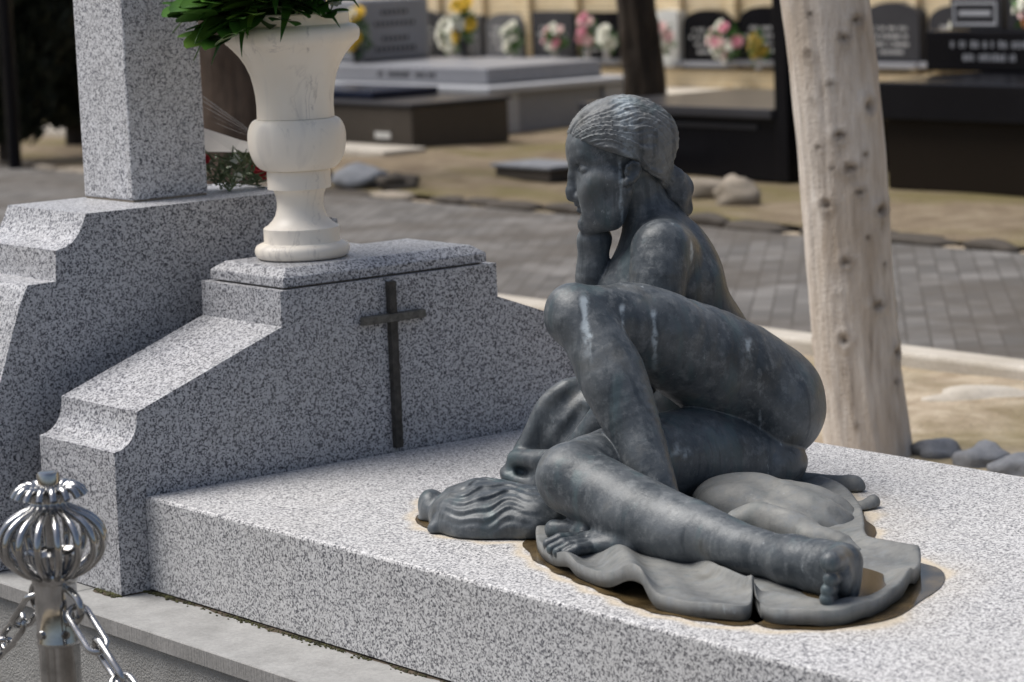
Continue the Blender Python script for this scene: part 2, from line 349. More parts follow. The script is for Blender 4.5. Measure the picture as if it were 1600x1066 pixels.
HEAD={'add': [('e', (0.0128, 0.0623, 0.0), (0.1, 0.088, 0.078), (0, 0, 0), 0.02), ('e', (0.1018, 0.0548, 0.0), (0.037, 0.052, 0.05), (0, 0, 0), 0.03), ('e', (0.0705, 0.0006, 0.0), (0.05, 0.07, 0.056), (0, 0, 0), 0.03), ('e', (0.0668, -0.0503, 0.0), (0.046, 0.06, 0.044), (0, 0, 0), 0.03), ('c', (0.1009, -0.1011, 0), (0.0899, -0.0989, 0), 0.0175, 0.022, 0.018), ('c', (0.0977, -0.104, 0.012), (0.0566, -0.0909, 0.041), 0.015, 0.016, 0.025), ('c', (0.0566, -0.0909, 0.041), (0.0357, -0.0345, 0.06), 0.016, 0.018, 0.03), ('c', (0.0954, -0.0134, 0.043), (0.0589, -0.0071, 0.062), 0.019, 0.015, 0.022), ('e', (0.0767, -0.0503, 0.036), (0.045, 0.05, 0.02), (0, 0, 0), 0.03), ('c', (0.0917, -0.104, -0.012), (0.0362, -0.0909, -0.041), 0.015, 0.016, 0.025), ('c', (0.0362, -0.0909, -0.041), (0.0058, -0.0345, -0.06), 0.016, 0.018, 0.03), ('c', (0.0739, -0.0134, -0.043), (0.028, -0.0071, -0.062), 0.019, 0.015, 0.022), ('e', (0.0588, -0.0503, -0.036), (0.045, 0.05, 0.02), (0, 0, 0), 0.03)], 'cut': [('e', (0.1258, 0.0161, 0.034), (0.013, 0.0095, 0.017), (0, 0, 0), 0.009), ('e', (0.1088, 0.0161, -0.034), (0.013, 0.0095, 0.017), (0, 0, 0), 0.009)], 'feat': [('c', (0.1254, 0.0204, 0), (0.1297, 0.0007, 0), 0.0085, 0.0075, 0.01), ('c', (0.1297, 0.0007, 0), (0.1327, -0.0323, 0), 0.0072, 0.0092, 0.008), ('c', (0.1327, -0.0323, 0), (0.1312, -0.0429, 0), 0.0095, 0.0108, 0.006), ('c', (0.1206, -0.0448, 0.012), (0.1206, -0.0448, 0.012), 0.0085, 0.0085, 0.005), ('c', (0.1146, -0.0448, -0.012), (0.1146, -0.0448, -0.012), 0.0085, 0.0085, 0.005), ('c', (0.1214, -0.0482, 0), (0.1181, -0.058, 0), 0.006, 0.006, 0.008), ('c', (0.1242, 0.0349, 0.01), (0.1139, 0.0439, 0.034), 0.0085, 0.009, 0.01), ('c', (0.1139, 0.0439, 0.034), (0.0921, 0.0323, 0.051), 0.009, 0.006, 0.01), ('e', (0.1074, 0.0145, 0.035), (0.014, 0.0112, 0.0136), (0, 0, 0), 0.001), ('c', (0.1208, 0.0143, 0.021), (0.1176, 0.0229, 0.035), 0.0028, 0.0036, 0.002), ('c', (0.1176, 0.0229, 0.035), (0.1013, 0.0177, 0.049), 0.0036, 0.003, 0.002), ('c', (0.1199, 0.0134, 0.021), (0.1155, 0.006, 0.035), 0.0024, 0.0028, 0.002), ('c', (0.1155, 0.006, 0.035), (0.1013, 0.0155, 0.049), 0.0028, 0.0026, 0.002), ('c', (0.1192, 0.0349, -0.01), (0.0969, 0.0439, -0.034), 0.0085, 0.009, 0.01), ('c', (0.0969, 0.0439, -0.034), (0.0667, 0.0323, -0.051), 0.009, 0.006, 0.01), ('e', (0.09, 0.0145, -0.035), (0.014, 0.0112, 0.0136), (0, 0, 0), 0.001), ('c', (0.1103, 0.0143, -0.021), (0.1002, 0.0229, -0.035), 0.0028, 0.0036, 0.002), ('c', (0.1002, 0.0229, -0.035), (0.0768, 0.0177, -0.049), 0.0036, 0.003, 0.002), ('c', (0.1094, 0.0134, -0.021), (0.098, 0.006, -0.035), 0.0024, 0.0028, 0.002), ('c', (0.098, 0.006, -0.035), (0.0769, 0.0155, -0.049), 0.0028, 0.0026, 0.002), ('c', (0.1164, -0.0607, 0.0), (0.1074, -0.0586, 0.019), 0.0075, 0.0038, 0.005), ('c', (0.1164, -0.0607, 0.0), (0.0979, -0.0586, -0.019), 0.0075, 0.0038, 0.005), ('c', (0.1127, -0.0737, 0.0), (0.1061, -0.0631, 0.017), 0.0082, 0.0042, 0.005), ('c', (0.1127, -0.0737, 0.0), (0.0976, -0.0631, -0.017), 0.0082, 0.0042, 0.005)], 'cut2': [('e', (0.1223, 0.015, 0.0455), (0.0035, 0.0035, 0.004), (0, 0, 0), 0.002), ('e', (0.0996, 0.015, -0.0455), (0.0035, 0.0035, 0.004), (0, 0, 0), 0.002), ('c', (0.123, -0.068, 0), (0.1079, -0.0599, 0.021), 0.0014, 0.0012, 0.003), ('c', (0.123, -0.068, 0), (0.0974, -0.0599, -0.021), 0.0014, 0.0012, 0.003), ('c', (0.1152, -0.0858, -0.012), (0.1211, -0.0858, 0.012), 0.0045, 0.0045, 0.01)], 'ear': [('e', (0.0229, 0.0063, 0.08), (0.016, 0.022, 0.008), (0, 0, 0), 0.006), ('c', (0.0358, 0.005, 0.084), (0.0317, 0.0181, 0.084), 0.005, 0.005, 0.004), ('c', (0.0317, 0.0181, 0.084), (0.0214, 0.0248, 0.084), 0.005, 0.005, 0.004), ('c', (0.0214, 0.0248, 0.084), (0.0115, 0.0217, 0.084), 0.005, 0.005, 0.004), ('c', (0.0115, 0.0217, 0.084), (0.0083, 0.011, 0.084), 0.005, 0.005, 0.004), ('c', (0.0083, 0.011, 0.084), (0.0141, -0.0003, 0.084), 0.005, 0.005, 0.004), ('c', (0.0141, -0.0003, 0.084), (0.0254, -0.0104, 0.084), 0.005, 0.005, 0.004), ('c', (0.0254, -0.0104, 0.084), (0.0346, -0.0145, 0.084), 0.005, 0.005, 0.004), ('c', (0.0357, -0.0126, 0.081), (0.0324, -0.0092, 0.083), 0.0085, 0.0075, 0.004), ('e', (-0.017, 0.0063, -0.08), (0.016, 0.022, 0.008), (0, 0, 0), 0.006), ('c', (-0.0061, 0.005, -0.084), (-0.0102, 0.0181, -0.084), 0.005, 0.005, 0.004), ('c', (-0.0102, 0.0181, -0.084), (-0.0204, 0.0248, -0.084), 0.005, 0.005, 0.004), ('c', (-0.0204, 0.0248, -0.084), (-0.0304, 0.0217, -0.084), 0.005, 0.005, 0.004), ('c', (-0.0304, 0.0217, -0.084), (-0.0336, 0.011, -0.084), 0.005, 0.005, 0.004), ('c', (-0.0336, 0.011, -0.084), (-0.0278, -0.0003, -0.084), 0.005, 0.005, 0.004), ('c', (-0.0278, -0.0003, -0.084), (-0.0165, -0.0104, -0.084), 0.005, 0.005, 0.004), ('c', (-0.0165, -0.0104, -0.084), (-0.0072, -0.0145, -0.084), 0.005, 0.005, 0.004), ('c', (-0.0047, -0.0126, -0.081), (-0.009, -0.0092, -0.083), 0.0085, 0.0075, 0.004)], 'earcut': [('e', (0.0251, 0.0107, 0.093), (0.0085, 0.014, 0.0085), (0, 0, 0), 0.003), ('e', (-0.0213, 0.0107, -0.093), (0.0085, 0.014, 0.0085), (0, 0, 0), 0.003)], 'frame': ((0.0201, 0.3, 0.6601), (-0.9703, -0.24192, 0.0), (0.0, 0.0, 1.0), (0.24192, -0.9703, 0.0)), 'hair_c': (0.0173, 0.066, 0), 'hair_r': (0.1185, 0.0935, 0.0905), 'bun': [('e', (-0.0975, -0.0348, 0), (0.031, 0.036, 0.038), (0, 0, 0), 0.008), ('e', (-0.1019, -0.0659, 0), (0.027, 0.04, 0.034), (0, 0, 0), 0.008)], 'nape': [('e', (-0.0354, 0.0096, 0), (0.046, 0.058, 0.064), (0, 0, 0), 0.02), ('c', (-0.0677, -0.0159, 0), (-0.0786, -0.0296, 0), 0.03, 0.02, 0.015)], 'hl': [(0.1502, 0.0895, 0.04), (0.0657, 0.0447, 0.078), (0.0044, 0.0249, 0.085), (-0.0275, -0.0085, 0.08), (-0.0735, -0.0449, 0.0)]}
CLOTH=[('drape', [('p', ((-0.0814, 0.27, 0.1662, 0.045), (-0.0936, 0.2713, 0.1645, 0.0471), (-0.1058, 0.2726, 0.1627, 0.0493), (-0.118, 0.275, 0.1559, 0.052), (-0.1303, 0.2798, 0.1409, 0.0562), (-0.1427, 0.2857, 0.1208, 0.061), (-0.1548, 0.29, 0.1, 0.064), (-0.1665, 0.2911, 0.0798, 0.0639), (-0.1781, 0.2906, 0.059, 0.0619), (-0.1896, 0.29, 0.0382, 0.06)), 0.04), ('e', (-0.0769, 0.28, 0.0959), (0.09, 0.09, 0.12), (0, 0, 0), 0.05), ('e', (-0.1332, 0.3, 0.0187), (0.09, 0.09, 0.07), (0, 0, 0), 0.05), ('p', ((-0.0807, 0.24, 0.2147, 0.02), (-0.0973, 0.2381, 0.2154, 0.0214), (-0.1138, 0.2363, 0.216, 0.0228), (-0.1304, 0.235, 0.2122, 0.024), (-0.1475, 0.2346, 0.2017, 0.025), (-0.1647, 0.2348, 0.1867, 0.0257), (-0.1801, 0.235, 0.1695, 0.026), (-0.1928, 0.2348, 0.1502, 0.0257), (-0.2038, 0.2346, 0.1286, 0.025), (-0.2146, 0.235, 0.1071, 0.024), (-0.2255, 0.2363, 0.0863, 0.0228), (-0.236, 0.2381, 0.0656, 0.0214), (-0.2466, 0.24, 0.0448, 0.02)), 0.04), ('p', ((-0.0625, 0.2, 0.2044, 0.018), (-0.0739, 0.1959, 0.1906, 0.0188), (-0.0854, 0.1919, 0.1769, 0.0196), (-0.0976, 0.19, 0.1605, 0.02), (-0.1111, 0.1919, 0.1397, 0.0196), (-0.1254, 0.1959, 0.1163, 0.0188), (-0.1397, 0.2, 0.0929, 0.018)), 0.03), ('p', ((-0.096, 0.235, 0.1661, 0.04), (-0.1102, 0.2385, 0.1507, 0.0439), (-0.1244, 0.242, 0.1353, 0.0478), (-0.1376, 0.245, 0.1184, 0.05), (-0.1493, 0.247, 0.0991, 0.0494), (-0.16, 0.2485, 0.0783, 0.0472), (-0.1707, 0.25, 0.0575, 0.045)), 0.03)], 0.02, [('c', (-0.1104, 0.178, 0.1832), (-0.1706, 0.18, 0.0965), 0.01, 0.013, 0.02)]), ('roll', [('p', ((-0.2457, 0.215, 0.0714, 0.02), (-0.2308, 0.2009, 0.0769, 0.0207), (-0.216, 0.1869, 0.0823, 0.0215), (-0.2004, 0.17, 0.0862, 0.022), (-0.1834, 0.1489, 0.0875, 0.0222), (-0.1658, 0.125, 0.0872, 0.0222), (-0.149, 0.1, 0.0867, 0.022), (-0.134, 0.0741, 0.0865, 0.0215), (-0.1199, 0.047, 0.0862, 0.0207), (-0.1058, 0.02, 0.0858, 0.02)), 0.012), ('p', ((-0.2578, 0.215, 0.0365, 0.018), (-0.2396, 0.1976, 0.038, 0.0207), (-0.2214, 0.1802, 0.0395, 0.0235), (-0.2023, 0.16, 0.0397, 0.026), (-0.1782, 0.1359, 0.0378, 0.0284), (-0.1532, 0.1091, 0.0347, 0.0307), (-0.1385, 0.08, 0.0316, 0.032), (-0.1412, 0.0481, 0.0291, 0.0319), (-0.1541, 0.0141, 0.0266, 0.031), (-0.1671, -0.02, 0.0242, 0.03)), 0.02), ('p', ((-0.2457, 0.215, 0.0714, 0.02), (-0.2516, 0.2191, 0.0633, 0.0184), (-0.2575, 0.2231, 0.0552, 0.0169), (-0.2613, 0.225, 0.0483, 0.016), (-0.2615, 0.2231, 0.0435, 0.0162), (-0.2597, 0.2191, 0.04, 0.0171), (-0.2578, 0.215, 0.0365, 0.018)), 0.01)], 0.01, [('c', (-0.2386, 0.19, 0.0542), (-0.1954, 0.1, 0.0726), 0.009, 0.006, 0.006)]), ('lump', [('e', (-0.2984, -0.08, 0.0136), (0.115, 0.13, 0.078), (0, 0.12, 0), 0.03), ('e', (-0.2138, -0.14, 0.0229), (0.075, 0.09, 0.062), (0, 0, 0), 0.04), ('e', (-0.3414, -0.03, 0.0009), (0.08, 0.1, 0.065), (0, 0, 0), 0.04), ('c', (-0.3786, -0.1, 0.0031), (-0.4147, -0.12, 0.009), 0.018, 0.009, 0.025)], 0.02, []), ('lobe', [('e', (-0.4124, 0.02, 0.0129), (0.032, 0.05, 0.048), (0, -0.35, 0), 0.01), ('c', (-0.4359, -0.0, -0.0016), (-0.4454, 0.02, -0.0015), 0.008, 0.006, 0.01), ('c', (-0.2755, 0.2, 0.028), (-0.2561, 0.16, 0.0203), 0.012, 0.014, 0.01)], 0.01, []), ('right_fold', [('e', (0.2575, -0.14, 0.0187), (0.16, 0.115, 0.062), (0, 0.2, -0.1), 0.03), ('e', (0.3301, -0.22, 0.0173), (0.09, 0.1, 0.045), (0, 0.35, -0.2), 0.04), ('e', (0.1964, -0.12, 0.017), (0.09, 0.09, 0.055), (0, -0.2, 0), 0.04)], 0.02, []), ('front_fold', [('p', ((0.1658, -0.34, 0.0459, 0.026), (0.1832, -0.3448, 0.0485, 0.0275), (0.2006, -0.3496, 0.0511, 0.029), (0.2186, -0.36, 0.0517, 0.03), (0.2378, -0.3804, 0.0491, 0.0304), (0.2577, -0.4063, 0.0446, 0.0304), (0.277, -0.43, 0.0399, 0.03), (0.2958, -0.4485, 0.0356, 0.0293), (0.314, -0.4648, 0.0311, 0.0281), (0.3303, -0.48, 0.0268, 0.026), (0.3436, -0.4941, 0.0228, 0.0226), (0.3549, -0.507, 0.0189, 0.0183), (0.3663, -0.52, 0.0151, 0.014)), 0.03)], 0.02, []), ('tails', [('p', ((0.3271, 0.16, 0.0258, 0.018), (0.3499, 0.157, 0.0228, 0.017), (0.3726, 0.1541, 0.0199, 0.0161), (0.392, 0.15, 0.017, 0.016), (0.4061, 0.1437, 0.014, 0.0177), (0.4169, 0.1363, 0.011, 0.0202), (0.4263, 0.13, 0.0088, 0.022), (0.4347, 0.1259, 0.0078, 0.0222), (0.4417, 0.123, 0.0075, 0.0216), (0.4488, 0.12, 0.0072, 0.021)), 0.012), ('p', ((0.3714, -0.02, -0.0112, 0.018), (0.3922, -0.0352, -0.0097, 0.0197), (0.4129, -0.0504, -0.0081, 0.0214), (0.4307, -0.06, -0.0053, 0.022), (0.4435, -0.0604, -0.0004, 0.0207), (0.4532, -0.0552, 0.0059, 0.0184), (0.463, -0.05, 0.0121, 0.016)), 0.012), ('p', ((0.4178, -0.06, -0.0113, 0.012), (0.4381, -0.12, -0.0085, 0.01)), 0.02)], 0.01, [])]
OUTLINE=[(-0.2029, -0.19), (-0.215, -0.2566), (-0.2095, -0.3796), (-0.1804, -0.4806), (-0.145, -0.564), (-0.102, -0.6561), (-0.0603, -0.7403), (-0.0304, -0.8108), (0.0213, -0.8651), (0.0726, -0.9094), (0.1118, -0.9336), (0.1359, -0.9288), (0.1471, -0.8772), (0.1542, -0.8237), (0.1565, -0.8697), (0.158, -0.9236), (0.1714, -0.9523), (0.2065, -0.9755), (0.2579, -0.9926), (0.3139, -0.9715), (0.3729, -0.8927), (0.4265, -0.7865), (0.4763, -0.6344), (0.4702, -0.567), (0.422, -0.4955), (0.3944, -0.4368), (0.4196, -0.2624), (0.4292, -0.0226), (0.3913, 0.1475), (0.2842, 0.272), (0.122, 0.2713), (-0.0457, 0.1374), (-0.143, -0.0463)]
RIDGES=[((-0.0648, -0.4276), (-0.0449, -0.7898), 0.044, 0.03), ((-0.1335, -0.3718), (-0.1617, -0.5356), 0.012, 0.022), ((0.0001, -0.4607), (0.0248, -0.8109), 0.01, 0.03), ((0.0691, -0.5256), (0.149, -0.832), 0.026, 0.013), ((0.0994, -0.7058), (0.1318, -0.852), 0.008, 0.02), ((0.1257, -0.6617), (0.1685, -0.8123), -0.012, 0.01), ((0.1739, -0.8132), (0.2438, -0.9291), 0.014, 0.022), ((0.3889, -0.4787), (0.4602, -0.596), 0.016, 0.03), ((0.2734, -0.9517), (0.4299, -0.7633), 0.014, 0.025)]
PUDDLE=[(0.1827, -0.6655), (0.2215, -0.7314), (0.2474, -0.8219), (0.2522, -0.9056), (0.3095, -0.9244), (0.3523, -0.8863), (0.3916, -0.7998), (0.3864, -0.7411), (0.3972, -0.6789), (0.3706, -0.6389), (0.3567, -0.5955), (0.3171, -0.5883)]
LUMP_OUTLINE=[(-0.4452, 0.0128), (-0.4213, -0.0713), (-0.3845, -0.1379), (-0.3088, -0.1989), (-0.234, -0.1841), (-0.1748, -0.1008), (-0.1785, 0.0991), (-0.2832, 0.3209), (-0.4037, 0.2099)]
RUNS=[(-0.1007, -0.17, 0.4583, 0.115, 0.01), (-0.0935, -0.18, 0.3945, 0.06, 0.006), (0.0363, -0.08, 0.4154, 0.13, 0.007), (-0.0264, -0.12, 0.4335, 0.055, 0.006), (0.2296, 0.04, 0.3327, 0.035, 0.009), (0.0683, -0.06, 0.1549, 0.02, 0.018), (0.0882, -0.06, 0.1425, 0.018, 0.011), (0.2512, 0.06, 0.2542, 0.12, 0.0035), (-0.0071, 0.235, 0.6847, 0.16, 0.006), (0.1298, 0.15, 0.5226, 0.05, 0.005)]
TREE_KNOTS=[(-0.498, 0.892), (0.607, 0.869), (-0.67, 0.776), (0.697, 0.616), (-0.724, 0.641), (-0.117, 0.535), (-0.685, 0.5), (-0.354, 0.438), (0.069, 0.436), (0.262, 0.365), (0.835, 0.305), (0.384, 0.229), (-0.194, 0.16), (0.828, 0.14), (-0.448, 0.063), (0.537, 0.024), (-0.374, -0.074), (1.155, -0.128), (-0.297, -0.33), (0.195, 0.817), (-0.229, 0.688), (0.451, 0.477), (-0.568, 0.331), (0.913, -0.213)]
# ------------------------------------------------------------------ materials
M_GRANITE = granite('grey_granite', (0.012, 0.014, 0.026), (0.135, 0.140, 0.163), (0.45, 0.455, 0.475), 300, 0.42)
M_GRANITE_SLAB = granite('grey_granite_slab', (0.018, 0.019, 0.030), (0.195, 0.198, 0.215), (0.53, 0.53, 0.535), 310, 0.55, stain=True)
M_GRANITE_STELE = granite('light_granite', (0.045, 0.05, 0.07), (0.26, 0.265, 0.29), (0.56, 0.565, 0.585), 290, 0.55, dirt=0.4)

def bronze(name, base, lighter, bump=0.12, amt=0.6, rough=0.62, rk=1.0):
    n = NT(name)
    a = n.noise(n.obj, 5.5, 7, 0.68)
    b = n.noise(n.obj, 38, 6, 0.75)
    rain = n.noise(n.mapping(n.obj, (1, 1, 0.10)), 42, 4, 0.6)
    rain2 = n.noise(n.mapping(n.obj, (1, 1, 0.16)), 17, 4, 0.6)
    col = n.mix(n.ramp(a, [(0.36, 0.0), (0.62, 1.0)]), base, lighter)
    col = n.mix(n.math('MULTIPLY', n.ramp(b, [(0.50, 0.0), (0.66, 1.0)]), amt), col, (0.20, 0.215, 0.225))
    col = n.mix(n.math('MULTIPLY', n.ramp(rain, [(0.52, 0.0), (0.64, 1.0)]), 0.55 * rk), col, (0.030, 0.040, 0.050))
    col = n.mix(n.math('MULTIPLY', n.ramp(rain2, [(0.55, 0.0), (0.66, 1.0)]), 0.55 * rk), col, (0.075, 0.115, 0.125))
    brown = n.ramp(n.noise(n.obj, 11, 4), [(0.58, 0.0), (0.72, 0.5)])
    col = n.mix(brown, col, (0.10, 0.095, 0.080))
    pale = n.ramp(n.noise(n.mapping(n.obj, (1, 1, 0.35)), 70, 5, 0.7), [(0.63, 0.0), (0.70, 0.75)])
    zone = n.ramp(n.noise(n.obj, 7.5, 2), [(0.50, 0.0), (0.64, 1.0)])
    col = n.mix(n.math('MULTIPLY', pale, zone), col, (0.36, 0.40, 0.42))
    r = n.attr('run')
    rf = n.math('MULTIPLY', r.outputs['Fac'], n.ramp(n.noise(n.obj, 75, 4), [(0.36, 0.15), (0.56, 1.0)]), True)
    col = n.mix(n.math('MULTIPLY', rf, 0.85), col, (0.42, 0.48, 0.52))
    n.setp(Base_Color=col, Metallic=0.12, Roughness=n.ramp(b, [(0.3, rough - 0.12), (0.7, rough + 0.15)]))
    n.p.inputs['Specular IOR Level'].default_value = 0.35
    h = n.math('ADD', n.math('MULTIPLY', b, 0.7), n.math('MULTIPLY', n.noise(n.obj, 160, 3), 0.35))
    n.bump(n.math('ADD', h, n.math('MULTIPLY', rain, 0.4)), bump, 0.006)
    return n.m
M_BRONZE = bronze('patinated_bronze', (0.034, 0.043, 0.052), (0.122, 0.135, 0.146), 0.22, 0.6, 0.40)
M_BRONZE_HAIR = bronze('patinated_bronze_hair', (0.085, 0.090, 0.096), (0.20, 0.21, 0.215), 0.6, 1.0)
M_BRONZE_SHEET = bronze('patinated_bronze_sheet', (0.12, 0.126, 0.128), (0.235, 0.238, 0.228), 0.2, 0.8, 0.62, 0.35)

n = NT('brown_water')
n.setp(Base_Color=(0.075, 0.055, 0.03, 1), Roughness=0.06)
M_WATER = n.m
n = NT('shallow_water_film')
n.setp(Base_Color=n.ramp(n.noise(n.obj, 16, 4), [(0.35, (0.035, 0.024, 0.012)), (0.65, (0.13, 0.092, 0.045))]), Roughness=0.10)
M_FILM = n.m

n = NT('cream_marble')
mp = n.mapping(n.obj, (1, 1, 0.30))
d1 = n.noise(mp, 14, 5, 0.6, 1.2)
v1 = n.ramp(d1, [(0.47, 0.0), (0.50, 1.0), (0.53, 0.0)])
d2 = n.noise(mp, 9, 3, 0.5, 0.6)
base = n.ramp(n.noise(mp, 5, 4), [(0.3, (0.88, 0.78, 0.64)), (0.55, (0.92, 0.85, 0.74)), (0.8, (0.87, 0.82, 0.74))])
c = n.mix(n.math('MULTIPLY', n.ramp(d2, [(0.58, 0.0), (0.72, 0.6)]), 0.8), base, (0.46, 0.43, 0.41))
c = n.mix(n.math('MULTIPLY', v1, n.ramp(n.noise(n.obj, 7, 2), [(0.50, 0.0), (0.66, 0.45)])), c, (0.34, 0.30, 0.28))
# one long dark crack vein down the near side
sx = n.n('ShaderNodeSeparateXYZ')
n.l(n.obj, sx.inputs[0])
wob = n.math('MULTIPLY', n.math('SUBTRACT', n.noise(n.mapping(n.obj, (0.01, 0.01, 1)), 26, 5, 0.65), 0.5), 0.05)
lat = n.math('ADD', n.math('MULTIPLY', sx.outputs[0], 0.62), n.math('MULTIPLY', sx.outputs[1], 0.785))
dist = n.math('ABSOLUTE', n.math('SUBTRACT', n.math('SUBTRACT', lat, 0.045), wob))
vein = n.ramp(dist, [(0.0, 1.0), (0.0035, 0.0)])
c = n.mix(n.math('MULTIPLY', vein, n.ramp(n.noise(n.obj, 40, 3), [(0.50, 0.0), (0.70, 0.6)])), c, (0.25, 0.21, 0.20))
n.setp(Base_Color=c, Roughness=0.42)
n.p.inputs['Subsurface Weight'].default_value = 0.0
n.bump(n.noise(n.obj, 60, 3), 0.04, 0.004)
M_MARBLE = n.m

n = NT('polished_steel')
n.setp(Base_Color=n.ramp(n.noise(n.obj, 30, 4), [(0.35, (0.33, 0.33, 0.33)), (0.65, (0.52, 0.52, 0.52))]), Metallic=1.0,
       Roughness=n.ramp(n.noise(n.obj, 55, 4), [(0.4, 0.06), (0.7, 0.18)]))
M_STEEL = n.m

def concrete(name, lo, hi, sc=10, bump=0.3, ridged=False):
    n = NT(name)
    a = n.noise(n.pos, sc, 6, 0.65)
    b = n.noise(n.pos, sc * 14, 3, 0.6)
    c = n.ramp(a, [(0.3, lo), (0.7, hi)])
    c = n.mix(n.ramp(b, [(0.35, 0.22), (0.6, 0.0)]), c, [x * 0.5 for x in lo])
    n.setp(Base_Color=c, Roughness=0.85)
    if ridged:
        r = n.noise(n.mapping(n.pos, (170, 170, 6)), 1, 3)
        n.bump(n.math('ADD', r, n.math('MULTIPLY', b, 0.3)), bump, 0.008)
    else:
        n.bump(n.math('ADD', n.math('MULTIPLY', a, 0.4), b), bump, 0.01)
    return n.m
M_LEDGE = concrete('ledge_stone', (0.24, 0.24, 0.235), (0.38, 0.38, 0.375), 9, 0.2)
M_LEDGE_EDGE = concrete('ledge_sawn_edge', (0.23, 0.225, 0.215), (0.34, 0.33, 0.32), 9, 0.5, True)
M_RENDER = concrete('rough_render', (0.30, 0.295, 0.28), (0.40, 0.395, 0.38), 14, 0.8)
M_KERB = concrete('pale_kerb', (0.40, 0.36, 0.30), (0.55, 0.51, 0.45), 5, 0.3)
M_ROCK = concrete('grey_rock', (0.17, 0.18, 0.20), (0.30, 0.31, 0.33), 12, 0.5)
M_ROCK_WARM = concrete('brown_rock', (0.20, 0.17, 0.13), (0.36, 0.31, 0.25), 9, 0.5)

n = NT('sandy_ground')
a = n.noise(n.pos, 0.55, 5, 0.6)
b = n.noise(n.pos, 7, 5, 0.6)
g = n.noise(n.pos, 1.7, 4, 0.6)
c = n.ramp(b, [(0.3, (0.26, 0.20, 0.135)), (0.55, (0.41, 0.34, 0.25)), (0.8, (0.50, 0.435, 0.34))])
c = n.mix(n.ramp(g, [(0.52, 0.0), (0.66, 0.7)]), c, (0.16, 0.125, 0.06))
c = n.mix(n.ramp(a, [(0.5, 0.0), (0.64, 0.5)]), c, (0.20, 0.17, 0.055))
n.setp(Base_Color=c, Roughness=0.95)
n.bump(n.noise(n.pos, 40, 4), 0.5, 0.03)
M_SAND = n.m

n = NT('shaded_mossy_earth')  # moss patches on earth, with the shade of trees darkened into the colour
b = n.noise(n.pos, 5, 5, 0.6)
g = n.noise(n.mapping(n.pos, (0.5, 1.4, 1)), 1.1, 4, 0.6)
c = n.ramp(b, [(0.3, (0.12, 0.085, 0.052)), (0.55, (0.20, 0.155, 0.10)), (0.8, (0.28, 0.235, 0.165))])
c = n.mix(n.ramp(g, [(0.47, 0.0), (0.62, 0.8)]), c, (0.12, 0.10, 0.028))
n.setp(Base_Color=c, Roughness=0.95)
n.bump(n.noise(n.pos, 30, 4), 0.6, 0.04)
M_VERGE = n.m

n = NT('worn_pavers')
bt = n.n('ShaderNodeTexBrick')
bt.inputs['Scale'].default_value = 1.0
bt.inputs['Brick Width'].default_value = 0.18
bt.inputs['Row Height'].default_value = 0.09
bt.inputs['Mortar Size'].default_value = 0.005
bt.inputs['Color1'].default_value = (0.085, 0.080, 0.075, 1)
bt.inputs['Color2'].default_value = (0.155, 0.148, 0.140, 1)
bt.inputs['Mortar'].default_value = (0.060, 0.054, 0.048, 1)
n.l(n.mapping(n.pos, (1, 1, 1), (0, 0, R_(45))), bt.inputs['Vector'])
pt = n.noise(n.pos, 1.5, 4, 0.6)
c = n.mix(n.ramp(pt, [(0.42, 0.0), (0.60, 0.7)]), bt.outputs['Color'], (0.070, 0.058, 0.046))
pt2 = n.noise(n.pos, 2.2, 3, 0.5)
c = n.mix(n.ramp(pt2, [(0.55, 0.0), (0.72, 0.35)]), c, (0.27, 0.26, 0.25))
n.setp(Base_Color=c, Roughness=0.8)
n.bump(bt.outputs['Fac'], 0.4, -0.01)
M_PAVER = n.m

n = NT('yellow_brick')
bt = n.n('ShaderNodeTexBrick')
bt.inputs['Scale'].default_value = 1.0
bt.inputs['Brick Width'].default_value = 0.12
bt.inputs['Row Height'].default_value = 0.05
bt.inputs['Mortar Size'].default_value = 0.006
bt.inputs['Color1'].default_value = (0.72, 0.56, 0.32, 1)
bt.inputs['Color2'].default_value = (0.82, 0.68, 0.44, 1)
bt.inputs['Mortar'].default_value = (0.48, 0.39, 0.26, 1)
n.l(n.mapping(n.pos, (1, 1, 1), (R_(90), 0, 0)), bt.inputs['Vector'])
c = n.mix(n.ramp(n.noise(n.pos, 1.3, 4), [(0.45, 0.0), (0.7, 0.6)]), bt.outputs['Color'], (0.72, 0.60, 0.42))
n.setp(Base_Color=c, Roughness=0.85)
n.bump(bt.outputs['Fac'], 0.4, -0.01)
M_BRICK = n.m

def stone(name, col, rough=0.3, sp=0.25):
    n = NT(name)
    f = n.noise(n.pos, 120, 3)
    g = n.noise(n.pos, 2.5, 4)
    c = n.ramp(f, [(0.35, [x * (1 - sp) for x in col]), (0.65, [x * (1 + sp) for x in col])])
    c = n.mix(n.ramp(g, [(0.45, 0.0), (0.7, 0.35)]), c, [x * 1.25 + 0.004 for x in col])
    n.setp(Base_Color=c, Roughness=rough)
    n.p.inputs['Specular IOR Level'].default_value = 0.12
    return n.m
M_BLACK = stone('black_granite', (0.006, 0.006, 0.008), 0.25)
M_DARK = stone('dark_granite', (0.045, 0.045, 0.05), 0.3)
M_MIDGREY = stone('mid_granite', (0.24, 0.247, 0.27), 0.45)
M_LIGHTGREY = stone('pale_granite', (0.38, 0.39, 0.415), 0.5)
M_BROWNSTONE = stone('brown_stone', (0.075, 0.065, 0.055), 0.7)
M_NAVY = stone('navy_slab', (0.015, 0.02, 0.04), 0.2)
M_WHITESTONE = stone('white_stone', (0.62, 0.62, 0.60), 0.6, 0.08)
M_PALEPAVE = stone('pale_paving', (0.50, 0.46, 0.40), 0.8, 0.1)
M_LETTER = simple('engraved_letters', (0.42, 0.42, 0.42), 0.6, 0.1)
